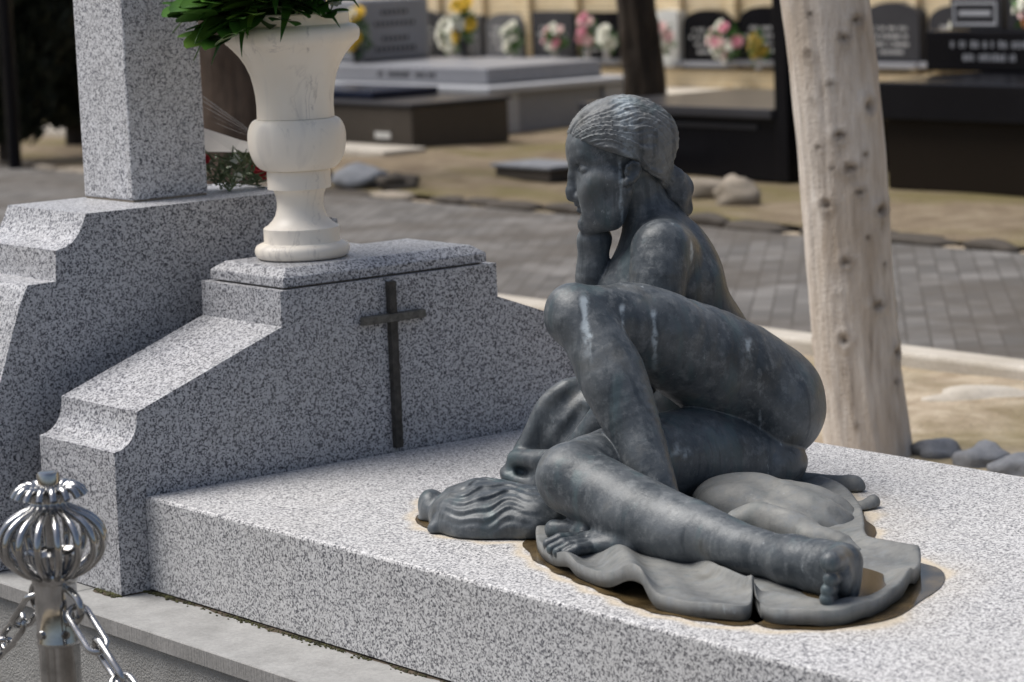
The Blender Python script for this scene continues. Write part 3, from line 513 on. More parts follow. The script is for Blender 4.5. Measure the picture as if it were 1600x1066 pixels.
M_IRON = simple('dark_cross_bronze', (0.060, 0.056, 0.050), 0.6, 0.3, 60, 0.2, 0.6)

# ------------------------------------------------------------------ ground, path, kerbs
GZ = -0.45
def grid_sheet(name, mat, x0, x1, y0, y1, z, nx, ny, amp=0.0, f=1.0):
    bm = bmesh.new()
    V = [[None] * (ny + 1) for _ in range(nx + 1)]
    for i in range(nx + 1):
        for j in range(ny + 1):
            x, y = x0 + (x1 - x0) * i / nx, y0 + (y1 - y0) * j / ny
            V[i][j] = bm.verts.new((x, y, z + amp * mnoise.noise(Vector((x * f, y * f, 3.1)))))
    for i in range(nx):
        for j in range(ny):
            bm.faces.new((V[i][j], V[i + 1][j], V[i + 1][j + 1], V[i][j + 1]))
    return struct(obj(name, bm, mat, smooth='all'))
grid_sheet('ground', M_SAND, -90, 60, -40, 120, GZ - 0.03, 60, 60)
grid_sheet('sand_bed', M_SAND, -16, 4, 1.36, 4.30, GZ + 0.0, 140, 30, 0.03, 2.2)
grid_sheet('sand_verge', M_VERGE, -26, 4, 7.28, 14.0, GZ + 0.0, 140, 40, 0.05, 1.1)
grid_sheet('paved_path', M_PAVER, -40, 12, 4.42, 7.0, GZ + 0.006, 60, 6, 0.006, 0.7)
grid_sheet('unseen_front_path', M_PAVER, -40, 14, -9, -0.176, GZ + 0.004, 60, 6)  # unseen paving, added so the steel post reflects grey instead of sand
grid_sheet('far_pavement', M_PALEPAVE, -40, 10, 12.9, 15.2, GZ + 0.045, 40, 4)
bm = bmesh.new()
box(bm, (-40, 4.27, GZ - 0.1), (12, 4.42, GZ + 0.05), 0.015)
struct(obj('kerb', bm, M_KERB))
bm = bmesh.new()
box(bm, (-40, 8.9, GZ - 0.1), (-11.6, 9.3, GZ + 0.05), 0.015)
struct(obj('concrete_strip', bm, M_KERB))
# stones edging the far side of the path, one by one
kerb2 = empty('stone_edging', (0, 7.12, GZ))
struct(kerb2)
base_me = []
for q in range(6):
    bm = bmesh.new()
    blob(bm, (0, 0, 0), (0.21, 0.085, 0.035), 2, 0.35, 1.6, q * 3.3)
    me = bpy.data.meshes.new('edging_stone')
    bm.to_mesh(me); bm.free()
    me.polygons.foreach_set('use_smooth', [True] * len(me.polygons))
    me.materials.append(M_BROWNSTONE if q % 3 else M_ROCK_WARM)
    base_me.append(me)
x = -18.0
while x < 0.5:
    o = link('edging_stone', random.choice(base_me), None, kerb2, (x, random.uniform(-0.05, 0.06), random.uniform(-0.01, 0.02)))
    s = random.uniform(0.8, 1.25)
    o.scale = (s, random.uniform(0.8, 1.2), random.uniform(0.7, 1.2))
    o.rotation_euler = (0, 0, random.uniform(-0.25, 0.25))
    x += 0.40 * s

# ------------------------------------------------------------------ plinth with ledge under the graves
plinth = empty('plinth', (0, 0, GZ))
tag(plinth, 'low grey rendered plinth with a stone ledge under the granite graves', 'plinth')
bm = bmesh.new()
x = -3.0
ledge_x = [-3.0, -1.62, -0.12, 1.55, 3.2]
bm = bmesh.new()
box(bm, (-3.0, -0.172, GZ - 0.02), (3.2, 1.44, -0.2455))
wl = obj('rendered_wall', bm, M_RENDER)
wl.parent = plinth
wl.location = (0, 0, -GZ)
for a, b in zip(ledge_x, ledge_x[1:]):
    bm = bmesh.new()
    box(bm, (a + 0.0015, -0.186, -0.245), (b - 0.0015, 1.45, -0.2095), 0.002, 1)
    o = obj('ledge_slab', bm, M_LEDGE, plinth, (0, 0, -GZ))
    bm = bmesh.new()
    box(bm, (a + 0.003, -0.1885, -0.243), (b - 0.003, -0.1862, -0.2115))
    obj('sawn_edge', bm, M_LEDGE_EDGE, o)

# ------------------------------------------------------------------ the grave slab (its top carries the shape of the stains)
SL = 2.75
def pip_dist(px, py, poly):
    poly = np.array(poly)
    d = np.full(px.shape, 9.0)
    ins = np.zeros(px.shape, bool)
    for i in range(len(poly)):
        a, b = poly[i], poly[(i + 1) % len(poly)]
        L = ((b - a) ** 2).sum()
        t = np.clip(((px - a[0]) * (b[0] - a[0]) + (py - a[1]) * (b[1] - a[1])) / L, 0, 1)
        d = np.minimum(d, np.hypot(px - a[0] - t * (b[0] - a[0]), py - a[1] - t * (b[1] - a[1])))
        c = ((a[1] > py) != (b[1] > py)) & (px < (b[0] - a[0]) * (py - a[1]) / (b[1] - a[1] + 1e-12) + a[0])
        ins ^= c
    return np.where(ins, -d, d)
def slab():
    bev = 0.006
    xs = np.concatenate([[0.002, 0.002 + bev * 0.3, 0.002 + bev], np.linspace(0.02, SL - 0.02, 400), [SL - bev, SL]])
    ys = np.concatenate([[0, bev * 0.3, bev], np.linspace(0.02, 1.34, 220), [1.36 - bev, 1.36 - bev * 0.3, 1.36]])
    PX, PY = np.meshgrid(xs, ys, indexing='ij')
    e = np.minimum(np.minimum(PX - 0.002, SL - PX), np.minimum(PY, 1.36 - PY))
    Zt = -np.where(e < bev, bev - np.sqrt(np.maximum(0, bev ** 2 - (bev - e) ** 2)), 0) - 0.0005
    nx, ny = PX.shape
    v = [tuple(p) for p in np.stack([PX, PY, Zt], -1).reshape(-1, 3)]
    idx = lambda i, j: i * ny + j
    f = [(idx(i, j), idx(i + 1, j), idx(i + 1, j + 1), idx(i, j + 1)) for i in range(nx - 1) for j in range(ny - 1)]
    loop = [idx(i, 0) for i in range(nx)] + [idx(nx - 1, j) for j in range(1, ny)] + [idx(i, ny - 1) for i in range(nx - 2, -1, -1)] + [idx(0, j) for j in range(ny - 2, 0, -1)]
    b0 = len(v)
    for q in loop:
        v.append((v[q][0], v[q][1], -0.204))
    nl = len(loop)
    f += [(loop[k], b0 + k, b0 + (k + 1) % nl, loop[(k + 1) % nl]) for k in range(nl)]
    f.append(tuple(b0 + k for k in range(nl))[::-1])
    me = bpy.data.meshes.new('grave_slab')
    me.from_pydata(v, [], f)
    me.validate()
    A = np.array(v)
    ux, uy = 0.6135, 0.7897
    lx = (A[:, 0] - 0.9359) * ux + (A[:, 1] - 0.5955) * uy
    ly = -(A[:, 0] - 0.9359) * uy + (A[:, 1] - 0.5955) * ux
    wob = 0.012 * np.sin(23 * lx + 11 * ly) + 0.008 * np.sin(47 * ly - 31 * lx)
    d = np.minimum(pip_dist(lx, ly, OUTLINE), pip_dist(lx, ly, LUMP_OUTLINE)) + wob
    d2 = pip_dist(lx, ly, [(-0.28, 0.20), (-0.14, 0.05), (0, 0.3), (-0.1, 0.45), (-0.25, 0.38)]) + wob
    topm = (A[:, 2] > -0.004)
    halo = np.clip(1 - np.abs(d - 0.026) / 0.022, 0, 1) + 0.30 * np.clip(1 - d / 0.14, 0, 1) * np.clip((lx - 0.22) / 0.1, 0, 1) + 0.12 * np.clip(1 - d / 0.07, 0, 1)
    damp = np.zeros(len(A))
    damp = np.maximum(damp, 0.55 * np.clip((0.02 - d2) / 0.03, 0, 1))
    damp = np.maximum(damp, 0.75 * np.clip((0.007 - A[:, 0]) / 0.006, 0, 1) * topm)
    for nm, val in (('halo', halo * topm), ('damp', damp * topm)):
        at = me.attributes.new(nm, 'FLOAT', 'POINT')
        at.data.foreach_set('value', val.astype(np.float32))
    return me
gs = link('grave_slab', slab(), M_GRANITE_SLAB)
tag(gs, 'speckled grey granite grave slab with rust-edged water stains under the statue', 'grave slab')

# moss and dirt in the open joint between slab and ledge
bm = bmesh.new()
rnd = random.Random(4)
for i in range(2600):
    x = rnd.uniform(-0.10, 2.6)
    y = -abs(rnd.gauss(0, 0.007)) - 0.001 if x > 0 else -0.0715 - abs(rnd.gauss(0, 0.006))
    dens = mnoise.noise(Vector((x * 6, 1.3, 0))) + 0.5 * mnoise.noise(Vector((x * 23, 4.3, 0)))
    if dens < rnd.uniform(-0.45, 0.35):
        continue
    r = rnd.uniform(0.0012, 0.0038) * (1.2 if dens > 0.2 else 0.8)
    blob(bm, (x, y, -0.2085), (r * 1.5, r, r), 1, 0.6, 2.5, i)
M_MOSS = simple('joint_moss', (0.045, 0.045, 0.015), 0.95, 0.5, 40)
moss = obj('joint_moss', bm, M_MOSS, smooth='all', kind='stuff')
tag(moss, 'dark green moss growing in the joint between slab and ledge', 'moss')

# washed-in dirt lying along the joint
bm = bmesh.new()
N = 260
up_, fr_ = [], []
for i in range(N + 1):
    x = -0.10 + 2.75 * i / N
    y0 = 0.012 if x > 0.0 else -0.065
    w_ = 0.018 + 0.012 * mnoise.noise(Vector((x * 9, 7.7, 0))) + 0.006 * mnoise.noise(Vector((x * 40, 2.2, 0)))
    up_.append(bm.verts.new((x, y0, -0.2062)))
    fr_.append(bm.verts.new((x, y0 - max(0.006, w_), -0.2092)))
for i in range(N):
    bm.faces.new((up_[i], fr_[i], fr_[i + 1], up_[i + 1]))
dirt = obj('joint_dirt', bm, simple('joint_dirt_soil', (0.060, 0.045, 0.030), 0.95, 0.4, 60), smooth='all', kind='stuff')
tag(dirt, 'dark washed-in dirt lining the joint under the granite slab', 'dirt')

# ------------------------------------------------------------------ headstone
YC = 0.6745
def sym(left):
    """left half of a symmetric outline, from bottom up, to a full outline"""
    return left + [(2 * YC - y, z) for y, z in left[::-1]]
cove = [(-0.0673, 0.1036), (-0.050, 0.1075), (-0.036, 0.1145), (-0.024, 0.125), (-0.0155, 0.139), (-0.0105, 0.155), (-0.0075, 0.170), (-0.0064, 0.1835)]
prof = sym([(-0.0714, -0.2065)] + cove + [(0.3719, 0.322), (0.3726, 0.401)])
hs = empty('granite_headstone', (-0.16, YC, -0.21))
tag(hs, 'broad stepped grey granite headstone with a dark cross, carrying the marble urn', 'headstone')
off = (0.16, -YC, 0.21)
bm = bmesh.new()
prism(bm, prof, -0.327, 0.0, 0, 0.004)
obj('stone_block', bm, M_GRANITE, hs, off)
bm = bmesh.new()
lo, hi = (-0.312, 0.388), (-0.010, 0.957)
def frus(bm, z0, z1, z2, ins):
    a = [(lo[0], lo[1]), (hi[0], lo[1]), (hi[0], hi[1]), (lo[0], hi[1])]
    b = [(lo[0] + ins, lo[1] + ins), (hi[0] - ins, lo[1] + ins), (hi[0] - ins, hi[1] - ins), (lo[0] + ins, hi[1] - ins)]
    R0 = [bm.verts.new((x, y, z0)) for x, y in a]
    R1 = [bm.verts.new((x, y, z1)) for x, y in a]
    R2 = [bm.verts.new((x, y, z2)) for x, y in b]
    for A, B in ((R0, R1), (R1, R2)):
        for i in range(4):
            bm.faces.new((A[i], A[(i + 1) % 4], B[(i + 1) % 4], B[i]))
    bm.faces.new(R0[::-1]); bm.faces.new(R2)
    bmesh.ops.bevel(bm, geom=list(bm.edges), offset=0.0025, segments=2, affect='EDGES', profile=0.5)
frus(bm, 0.405, 0.427, 0.446, 0.026)
obj('cap_stone', bm, M_GRANITE, hs, off)
bm = bmesh.new()
box(bm, (-0.30, 0.40, 0.3995), (-0.022, 0.945, 0.4065))
obj('mortar_bed', bm, M_ROCK_WARM, hs, off)

cross = empty('cross', (0.002, 0.668, 0.205))
tag(cross, 'slim dark rough-cast metal cross fixed to the headstone face', 'cross')
def rough_bar(bm, p, q, w, t, n=60):
    p, q = Vector(p), Vector(q)
    d = (q - p).normalized()
    side = Vector((1, 0, 0)).cross(d)
    rings = []
    for i in range(n + 1):
        c = p.lerp(q, i / n)
        j = lambda s: 0.0011 * mnoise.noise(c * 90 + Vector((s, 0, s)))
        ww, tt = w / 2, t
        rings.append([bm.verts.new(c + side * (-ww + j(1))), bm.verts.new(c + side * (-ww * 0.8 + j(2)) + Vector((tt + j(3), 0, 0))),
                      bm.verts.new(c + side * (ww * 0.8 + j(4)) + Vector((tt + j(5), 0, 0))), bm.verts.new(c + side * (ww + j(6)))])
    for A, B in zip(rings, rings[1:]):
        for i in range(4):
            bm.faces.new((A[i], A[(i + 1) % 4], B[(i + 1) % 4], B[i]))
    bm.faces.new(rings[0][::-1]); bm.faces.new(rings[-1])
bm = bmesh.new()
rough_bar(bm, (0, 0, -0.196), (0, 0, 0.187), 0.024, 0.012)
obj('upright', bm, M_IRON, cross, smooth=True)
bm = bmesh.new()
rough_bar(bm, (0.002, -0.087, 0.1045), (0.002, 0.087, 0.1045), 0.021, 0.014, 30)
obj('crossbar', bm, simple('cross_bar_bronze', (0.13, 0.125, 0.11), 0.6, 0.3, 60, 0.2, 0.6), cross, smooth=True)

# ------------------------------------------------------------------ stele of the grave behind
YS = 0.437
def syms(left):
    return left + [(2 * YS - y, z) for y, z in left[::-1]]
prof = syms([(-0.175, -0.2065), (-0.168, 0.0), (-0.142, 0.11), (-0.108, 0.2146), (-0.070, 0.320), (-0.0476, 0.3805), (-0.030, 0.416), (-0.0217, 0.4266), (0.0479, 0.4277), (0.0529, 0.4968), (0.076, 0.502), (0.096, 0.512), (0.1088, 0.5231), (0.121, 0.541), (0.130, 0.560), (0.135, 0.573)])
st = empty('granite_stele', (-0.6, YS, -0.21))
tag(st, 'tall square granite shaft on a stepped curved base, cut off by the top edge', 'stele')
off = (0.6, -YS, 0.21)
bm = bmesh.new()
prism(bm, prof, -0.79, -0.42, 0, 0.005)
obj('curved_base', bm, M_GRANITE, st, off)
bm = bmesh.new()
box(bm, (-0.775, 0.3335, 0.577), (-0.5464, 0.5405, 2.1), 0.005)
obj('shaft', bm, M_GRANITE_STELE, st, off)
bm = bmesh.new()
box(bm, (-0.772, 0.3365, 0.571), (-0.549, 0.5375, 0.578))
obj('mortar_bed', bm, M_ROCK_WARM, st, off)
bm = bmesh.new()
box(bm, (-0.775, -0.02, 1.62), (-0.5464, 0.895, 1.85), 0.005)

bm.free()

# ------------------------------------------------------------------ marble urn
vase = empty('marble_urn', (-0.178, 0.556, 0.4465))
tag(vase, 'cream veined marble urn holding green leaves, on the headstone cap', 'urn')
K = 1 / 690.0
def Zy(y): return (404 - y) * K
up_prof = [(0, 0.0), (66, 0.0), (72, 3), (75, 9), (75, 16), (72, 21), (66, 24), (61, 25), (60, 27), (60, 48), (57, 50), (52, 53), (45, 60), (40, 68), (37, 79), (36.5, 88), (38, 98), (41, 107), (44, 109), (50, 110), (50, 137), (49, 139)]
up_prof = [(r * K, z * K) for r, z in up_prof]
bm = bmesh.new()
lathe(bm, up_prof + [(0, 139 * K)], 64)
obj('foot', bm, M_MARBLE, vase, smooth=True)
bulb = [(0, 139.3)] + [(50 + 27.5 * math.sin(t), 139.3 + 49.5 * (1 - math.cos(t))) for t in np.linspace(0, 1.57, 14)]
bulb += [(62 + 15.5 * math.cos(t), 189 + 31 * math.sin(t)) for t in np.linspace(0.12, 1.57, 12)] + [(0, 220)]
bm = bmesh.new()
lathe(bm, [(r * K, z * K) for r, z in bulb], 64)
obj('bowl', bm, M_MARBLE, vase, smooth=True)
fl = [(61, 220.5), (60.5, 240), (61.5, 256), (64, 272), (68, 289), (75, 305), (84, 319), (94, 330), (100, 336), (104, 339), (106.5, 345), (107, 351), (106, 357), (101, 363), (94, 365), (91, 366), (91, 382), (89, 384), (80, 384), (78, 380), (70, 345), (60, 330), (0, 325)]
bm = bmesh.new()
lathe(bm, [(0, 220.5 * K)] + [(r * K, z * K) for r, z in fl], 64)
obj('flared_neck', bm, M_MARBLE, vase, smooth=True)
# ------------------------------------------------------------------ sculpted forms: smooth-blended distance fields, meshed with surface nets
def _rot(e):
    return np.array(Euler(e, 'XYZ').to_matrix().transposed(), dtype=np.float32)

def prim_d(p, X, Y, Z, lohi=None):
    if p[0] == 'p':
        d = None
        segs = list(zip(p[1], p[1][1:]))
        if lohi is not None:
            near = [(a, b) for a, b in segs if all(min(a[i], b[i]) - max(a[3], b[3]) - p[2] - 0.035 < lohi[1][i] and max(a[i], b[i]) + max(a[3], b[3]) + p[2] + 0.035 > lohi[0][i] for i in range(3))]
            segs = near or segs
        for a, b in segs:
            q = prim_d(('c', a[:3], b[:3], a[3], b[3]), X, Y, Z)
            d = q if d is None else np.minimum(d, q)
        return d
    if p[0] == 'c':
        a, b, ra, rb = np.array(p[1]), np.array(p[2]), p[3], p[4]
        ab = b - a
        L2 = float(ab @ ab)
        dx, dy, dz = X - a[0], Y - a[1], Z - a[2]
        if L2 < 1e-12:
            return np.sqrt(dx * dx + dy * dy + dz * dz) - ra
        t = np.clip((dx * ab[0] + dy * ab[1] + dz * ab[2]) / L2, 0, 1)
        dx, dy, dz = dx - t * ab[0], dy - t * ab[1], dz - t * ab[2]
        return np.sqrt(dx * dx + dy * dy + dz * dz) - (ra + t * (rb - ra))
    c, r, e = p[1], p[2], p[3]
    dx, dy, dz = X - c[0], Y - c[1], Z - c[2]
    if any(e):
        M = _rot(e)
        dx, dy, dz = M[0, 0] * dx + M[0, 1] * dy + M[0, 2] * dz, M[1, 0] * dx + M[1, 1] * dy + M[1, 2] * dz, M[2, 0] * dx + M[2, 1] * dy + M[2, 2] * dz
    qx, qy, qz = dx / r[0], dy / r[1], dz / r[2]
    k0 = np.sqrt(qx * qx + qy * qy + qz * qz)
    k1 = np.sqrt((qx / r[0]) ** 2 + (qy / r[1]) ** 2 + (qz / r[2]) ** 2) + 1e-6
    return k0 * (k0 - 1) / k1

def prim_box(p):
    if p[0] == 'p':
        A = np.array(p[1])
        r = A[:, 3].max() + p[2]
        return A[:, :3].min(0) - r, A[:, :3].max(0) + r
    if p[0] == 'c':
        a, b = np.array(p[1]), np.array(p[2])
        r = max(p[3], p[4]) + p[5]
        return np.minimum(a, b) - r, np.maximum(a, b) + r
    r = max(p[2]) + p[4]
    return np.array(p[1]) - r, np.array(p[1]) + r

def smin(a, b, k):
    h = np.clip(0.5 + 0.5 * (b - a) / k, 0, 1)
    return b + (a - b) * h - k * h * (1 - h)

def smax(a, b, k):
    return -smin(-a, -b, k)

def union(prims, X, Y, Z, lohi=None):
    d = None
    for p in prims:
        if lohi is not None:
            lo, hi = prim_box(p)
            if (lo > lohi[1] + 0.03).any() or (hi < lohi[0] - 0.03).any():
                continue
        q = prim_d(p, X, Y, Z, lohi)
        d = q if d is None else smin(d, q, p[-1])
    if d is None:
        return None if lohi is not None else np.full(np.broadcast(X, Y, Z).shape, 0.2, np.float32)
    return d

def mesh_field(name, field, lo, hi, vox, smooth_it=2, n=40):
    lo = np.array(lo, float)
    hi = np.array(hi, float)
    dims = np.ceil((hi - lo) / vox).astype(int)
    nb = np.ceil(dims / n).astype(int)
    S = (nb * n + 3).astype(np.int64)
    half = n * vox * 0.5 * 1.75
    vid, vco, faces = [], [], []
    gid = lambda i, j, k: (i * S[1] + j) * S[2] + k
    for bi in range(nb[0]):
        for bj in range(nb[1]):
            for bk in range(nb[2]):
                o = np.array((bi, bj, bk)) * n
                c = lo + (o + n / 2) * vox
                dc = field(*[np.array([[[v]]], np.float32) for v in c], None)
                if abs(float(dc.ravel()[0])) > half + 0.06:
                    continue
                ax = [(lo[a] + (o[a] + np.arange(n + 1)) * vox).astype(np.float32) for a in range(3)]
                X, Y, Z = ax[0][:, None, None], ax[1][None, :, None], ax[2][None, None, :]
                d = field(X, Y, Z, (c - n / 2 * vox, c + n / 2 * vox))
                d = np.broadcast_to(d, (n + 1,) * 3)
                neg = d < 0
                if neg.all() or not neg.any():
                    continue
                cnt = np.zeros((n, n, n), np.int8)
                for a in (0, 1):
                    for b in (0, 1):
                        for e in (0, 1):
                            cnt += neg[a:a + n, b:b + n, e:e + n]
                act = (cnt > 0) & (cnt < 8)
                I = np.argwhere(act)
                if len(I):
                    acc = np.zeros((len(I), 3))
                    w = np.zeros(len(I))
                    cv = {}
                    for a in (0, 1):
                        for b in (0, 1):
                            for e in (0, 1):
                                cv[a, b, e] = d[I[:, 0] + a, I[:, 1] + b, I[:, 2] + e].astype(float)
                    ks = list(cv)
                    for x in range(8):
                        for y in range(x + 1, 8):
                            p, q = ks[x], ks[y]
                            if sum(abs(p[t] - q[t]) for t in range(3)) != 1:
                                continue
                            va, vb = cv[p], cv[q]
                            s = (va < 0) != (vb < 0)
                            t = np.where(s, va / np.where(np.abs(va - vb) < 1e-12, 1, va - vb), 0)
                            pt = np.array(p)[None] + t[:, None] * (np.array(q) - np.array(p))[None]
                            acc += np.where(s[:, None], pt, 0)
                            w += s
                    vco.append(lo + (o + I + acc / w[:, None]) * vox)
                    G = I + o + 1
                    vid.append(gid(G[:, 0], G[:, 1], G[:, 2]))
                for axis in range(3):
                    s0 = neg[:n, :n, :n]
                    sl = [slice(0, n)] * 3
                    sl[axis] = slice(1, n + 1)
                    s1 = neg[tuple(sl)]
                    E = np.argwhere(s0 != s1)
                    if not len(E):
                        continue
                    flip = s0[E[:, 0], E[:, 1], E[:, 2]]
                    E = E + o + 1
                    u_, v_ = [(1, 2), (2, 0), (0, 1)][axis]
                    def cell(du, dv):
                        Q = E.copy()
                        Q[:, u_] -= du
                        Q[:, v_] -= dv
                        return gid(Q[:, 0], Q[:, 1], Q[:, 2])
                    q = np.stack([cell(0, 0), cell(1, 0), cell(1, 1), cell(0, 1)], 1)
                    q = np.where(flip[:, None], q, q[:, ::-1])
                    faces.append(q)
    vid = np.concatenate(vid)
    vco = np.concatenate(vco)
    faces = np.concatenate(faces)
    order = np.argsort(vid)
    vid, vco = vid[order], vco[order]
    idx = np.clip(np.searchsorted(vid, faces), 0, len(vid) - 1)
    ok = (vid[idx] == faces).all(1)
    F = idx[ok]
    for it in range(smooth_it):
        acc = np.zeros_like(vco)
        w = np.zeros(len(vco))
        for a in range(4):
            for b in ((a + 1) % 4, (a + 3) % 4):
                for ax in range(3):
                    acc[:, ax] += np.bincount(F[:, a], vco[F[:, b], ax], len(vco))
                w += np.bincount(F[:, a], minlength=len(vco))
        f = 0.5 if it % 2 == 0 else -0.42
        vco = vco + f * (acc / np.maximum(w, 1)[:, None] - vco)
    me = bpy.data.meshes.new(name)
    me.vertices.add(len(vco))
    me.vertices.foreach_set('co', vco.astype(np.float32).ravel())
    me.loops.add(F.size)
    me.loops.foreach_set('vertex_index', F.astype(np.int32).ravel())
    me.polygons.add(len(F))
    me.polygons.foreach_set('loop_start', np.arange(0, F.size, 4, dtype=np.int32))
    me.polygons.foreach_set('use_smooth', np.ones(len(F), bool))
    me.update(calc_edges=True)
    me.validate()
    return me, vco

def vnoise(X, Y, Z, f, seed=0):
    """cheap smooth pseudo-noise from warped sines, about -1..1"""
    a = np.sin(f * (X * 1.0 + Y * 0.7 + Z * 0.3) + seed) * np.cos(f * (Y * 1.1 - Z * 0.8) + 1.3 * seed)
    b = np.sin(f * 1.9 * (Z * 1.0 - X * 0.6 + Y * 0.2) + 2.1 * seed + 1.5 * a)
    return 0.6 * a + 0.4 * b

STAT_LOC = (0.9359, 0.5955, 0.0)
STAT_RZ = math.atan2(0.7897, 0.6135)
statue = empty('bronze_statue', STAT_LOC, STAT_RZ)
tag(statue, 'dark bronze statue of a seated woman with chin on hand, on the slab', 'statue')

HF = HEAD['frame']
HO, HA, HB, HC = [np.array(v, float) for v in HF]
def to_head(X, Y, Z):
    dx, dy, dz = X - HO[0], Y - HO[1], Z - HO[2]
    return (dx * HA[0] + dy * HA[1] + dz * HA[2], dx * HB[0] + dy * HB[1] + dz * HB[2], dx * HC[0] + dy * HC[1] + dz * HC[2])

def head_field(X, Y, Z):
    a, b, c = to_head(X, Y, Z)
    d = union(HEAD['add'], a, b, c)
    for p in HEAD['cut']:
        d = smax(d, -prim_d(p, a, b, c), p[-1])
    for p in HEAD['feat']:
        d = smin(d, prim_d(p, a, b, c), p[-1])
    for p in HEAD['cut2']:
        d = smax(d, -prim_d(p, a, b, c), p[-1])
    e = union(HEAD['ear'], a, b, c)
    for p in HEAD['earcut']:
        e = smax(e, -prim_d(p, a, b, c), p[-1])
    return smin(d, e, 0.006)

def body_field(X, Y, Z, lohi):
    d = None
    for nm, k, prims in GROUPS:
        q = union(prims, X, Y, Z, lohi)
        if q is not None:
            d = q if d is None else smin(d, q, k)
    if d is None:
        d = np.full(np.broadcast(X, Y, Z).shape, 0.2, np.float32)
    near = lohi is None or (np.linalg.norm(np.clip(HO, lohi[0], lohi[1]) - HO) < 0.24)
    if near:
        d = smin(d, head_field(X, Y, Z), 0.007)
    d = d + 0.0012 * vnoise(X, Y, Z, 38, 1.0)
    return smax(d, 0.006 - Z, 0.004)

def hair_field(X, Y, Z, lohi):
    a, b, c = to_head(X, Y, Z)
    hc, hr = HEAD['hair_c'], HEAD['hair_r']
    d = prim_d(('e', hc, hr, (0, 0, 0), .01), a, b, c)
    for p in HEAD['nape']:
        d = smin(d, prim_d(p, a, b, c), p[-1])
    # strands run back from the brow to the knot: ridges in the angle about the line brow -> knot
    bx, by = HEAD['bun'][0][1][0], HEAD['bun'][0][1][1]
    ux, uy = hc[0] + 0.10 - bx, hc[1] - 0.01 - by
    ln = math.hypot(ux, uy)
    ux, uy = ux / ln, uy / ln
    t = (a - bx) * ux + (b - by) * uy
    h = -(a - bx) * uy + (b - by) * ux
    phi = np.arctan2(h + 0.01, c)
    wob = 0.22 * np.sin(15 * t + 4 * phi) + 0.12 * np.sin(41 * t - 7 * phi)
    st = np.sin((phi + wob * 0.30) * 27) * 0.40 + np.sin((phi + wob * 0.4) * 49 + 1.3) * 0.45 + np.sin((phi + wob * 0.6) * 83 + 26 * t) * 0.45
    d = d - 0.0028 * st - 0.0013 * vnoise(a, b, c, 230, 3)
    # hair line: keep what lies above the front line or behind the ear
    (x0, y0, _), (x1, y1, _), (x2, y2, _) = HEAD['hl'][0], HEAD['hl'][2], HEAD['hl'][4]
    n1 = np.array([-(y1 - y0), x1 - x0])
    n1 = n1 / np.linalg.norm(n1)
    if n1[1] < 0:
        n1 = -n1
    l1 = n1[0] * (a - x0) + n1[1] * (b - y0)
    n2 = np.array([-(y2 - y1), x2 - x1])
    n2 = n2 / np.linalg.norm(n2)
    if n2[0] > 0:
        n2 = -n2
    l2 = n2[0] * (a - x1) + n2[1] * (b - y1)
    keep = smin(-l1, -l2, 0.02) + 0.003 * np.sin(90 * c + 60 * a)
    d = smax(d, keep, 0.010)
    q = union(HEAD['bun'], a, b, c) - 0.003 * np.sin(120 * (b - by) + 60 * c + 40 * a) - 0.0016 * np.sin(210 * (a - bx) + 90 * c)
    return smin(d, q, 0.010)

def add_attr(me, name, vals):
    at = me.attributes.new(name, 'FLOAT', 'POINT')
    at.data.foreach_set('value', np.asarray(vals, np.float32))

BVOX = 0.0023
me, co = mesh_field('body', body_field, (-0.24, -0.97, -0.006), (0.44, 0.58, 0.82), BVOX)
# dried run marks of white deposit, each where it sits on the bronze
run = np.zeros(len(co))
for (px, py, pz, ln, w) in RUNS:
    dz = pz - co[:, 2]
    lat = np.hypot(co[:, 0] - px - 0.15 * np.maximum(dz, 0) * 0, (co[:, 1] - py) * 0.15)
    ww = 0.75 * w * (0.6 + 0.5 * np.sin(dz * 60 + px * 50) ** 2)
    run = np.maximum(run, np.clip(1.6 - lat / ww, 0, 1) * np.clip((dz + 0.008) / 0.01, 0, 1) * np.clip((ln - dz) / (ln * 0.5), 0, 1))
add_attr(me, 'run', run)
body = link('body', me, M_BRONZE, statue)
me, co = mesh_field('hair', hair_field, HO + np.array((-0.16, -0.13, -0.12)), HO + np.array((0.17, 0.13, 0.18)), 0.0022, 1)
add_attr(me, 'run', np.clip(1.5 - np.hypot(co[:, 0] - HO[0] + 0.012, (co[:, 1] - HO[1] + 0.05) * 0.5) / 0.022, 0, 1) * np.clip((co[:, 2] - HO[2] + .02) / 0.05, 0, 1) * 0.8)
hair = link('hair', me, M_BRONZE_HAIR, body)
hair['label'] = 'rough ridged bronze hair drawn back to a knot, pale with droppings'

def cloth_mass(name, sets, lo, hi, vox, fold=None, mat=None):
    def fld(X, Y, Z, lohi):
        d = None
        for nm, prims, k, cuts in sets:
            q = union(prims, X, Y, Z)
            for p in cuts:
                q = smax(q, -prim_d(p, X, Y, Z), p[-1])
            d = q if d is None else smin(d, q, k)
        if fold is not None:
            d = d + fold(X, Y, Z)
        return smax(d, 0.002 - Z, 0.003)
    me, co = mesh_field(name, fld, lo, hi, vox)
    add_attr(me, 'run', np.zeros(len(co)))
    return link(name, me, mat or M_BRONZE, statue)

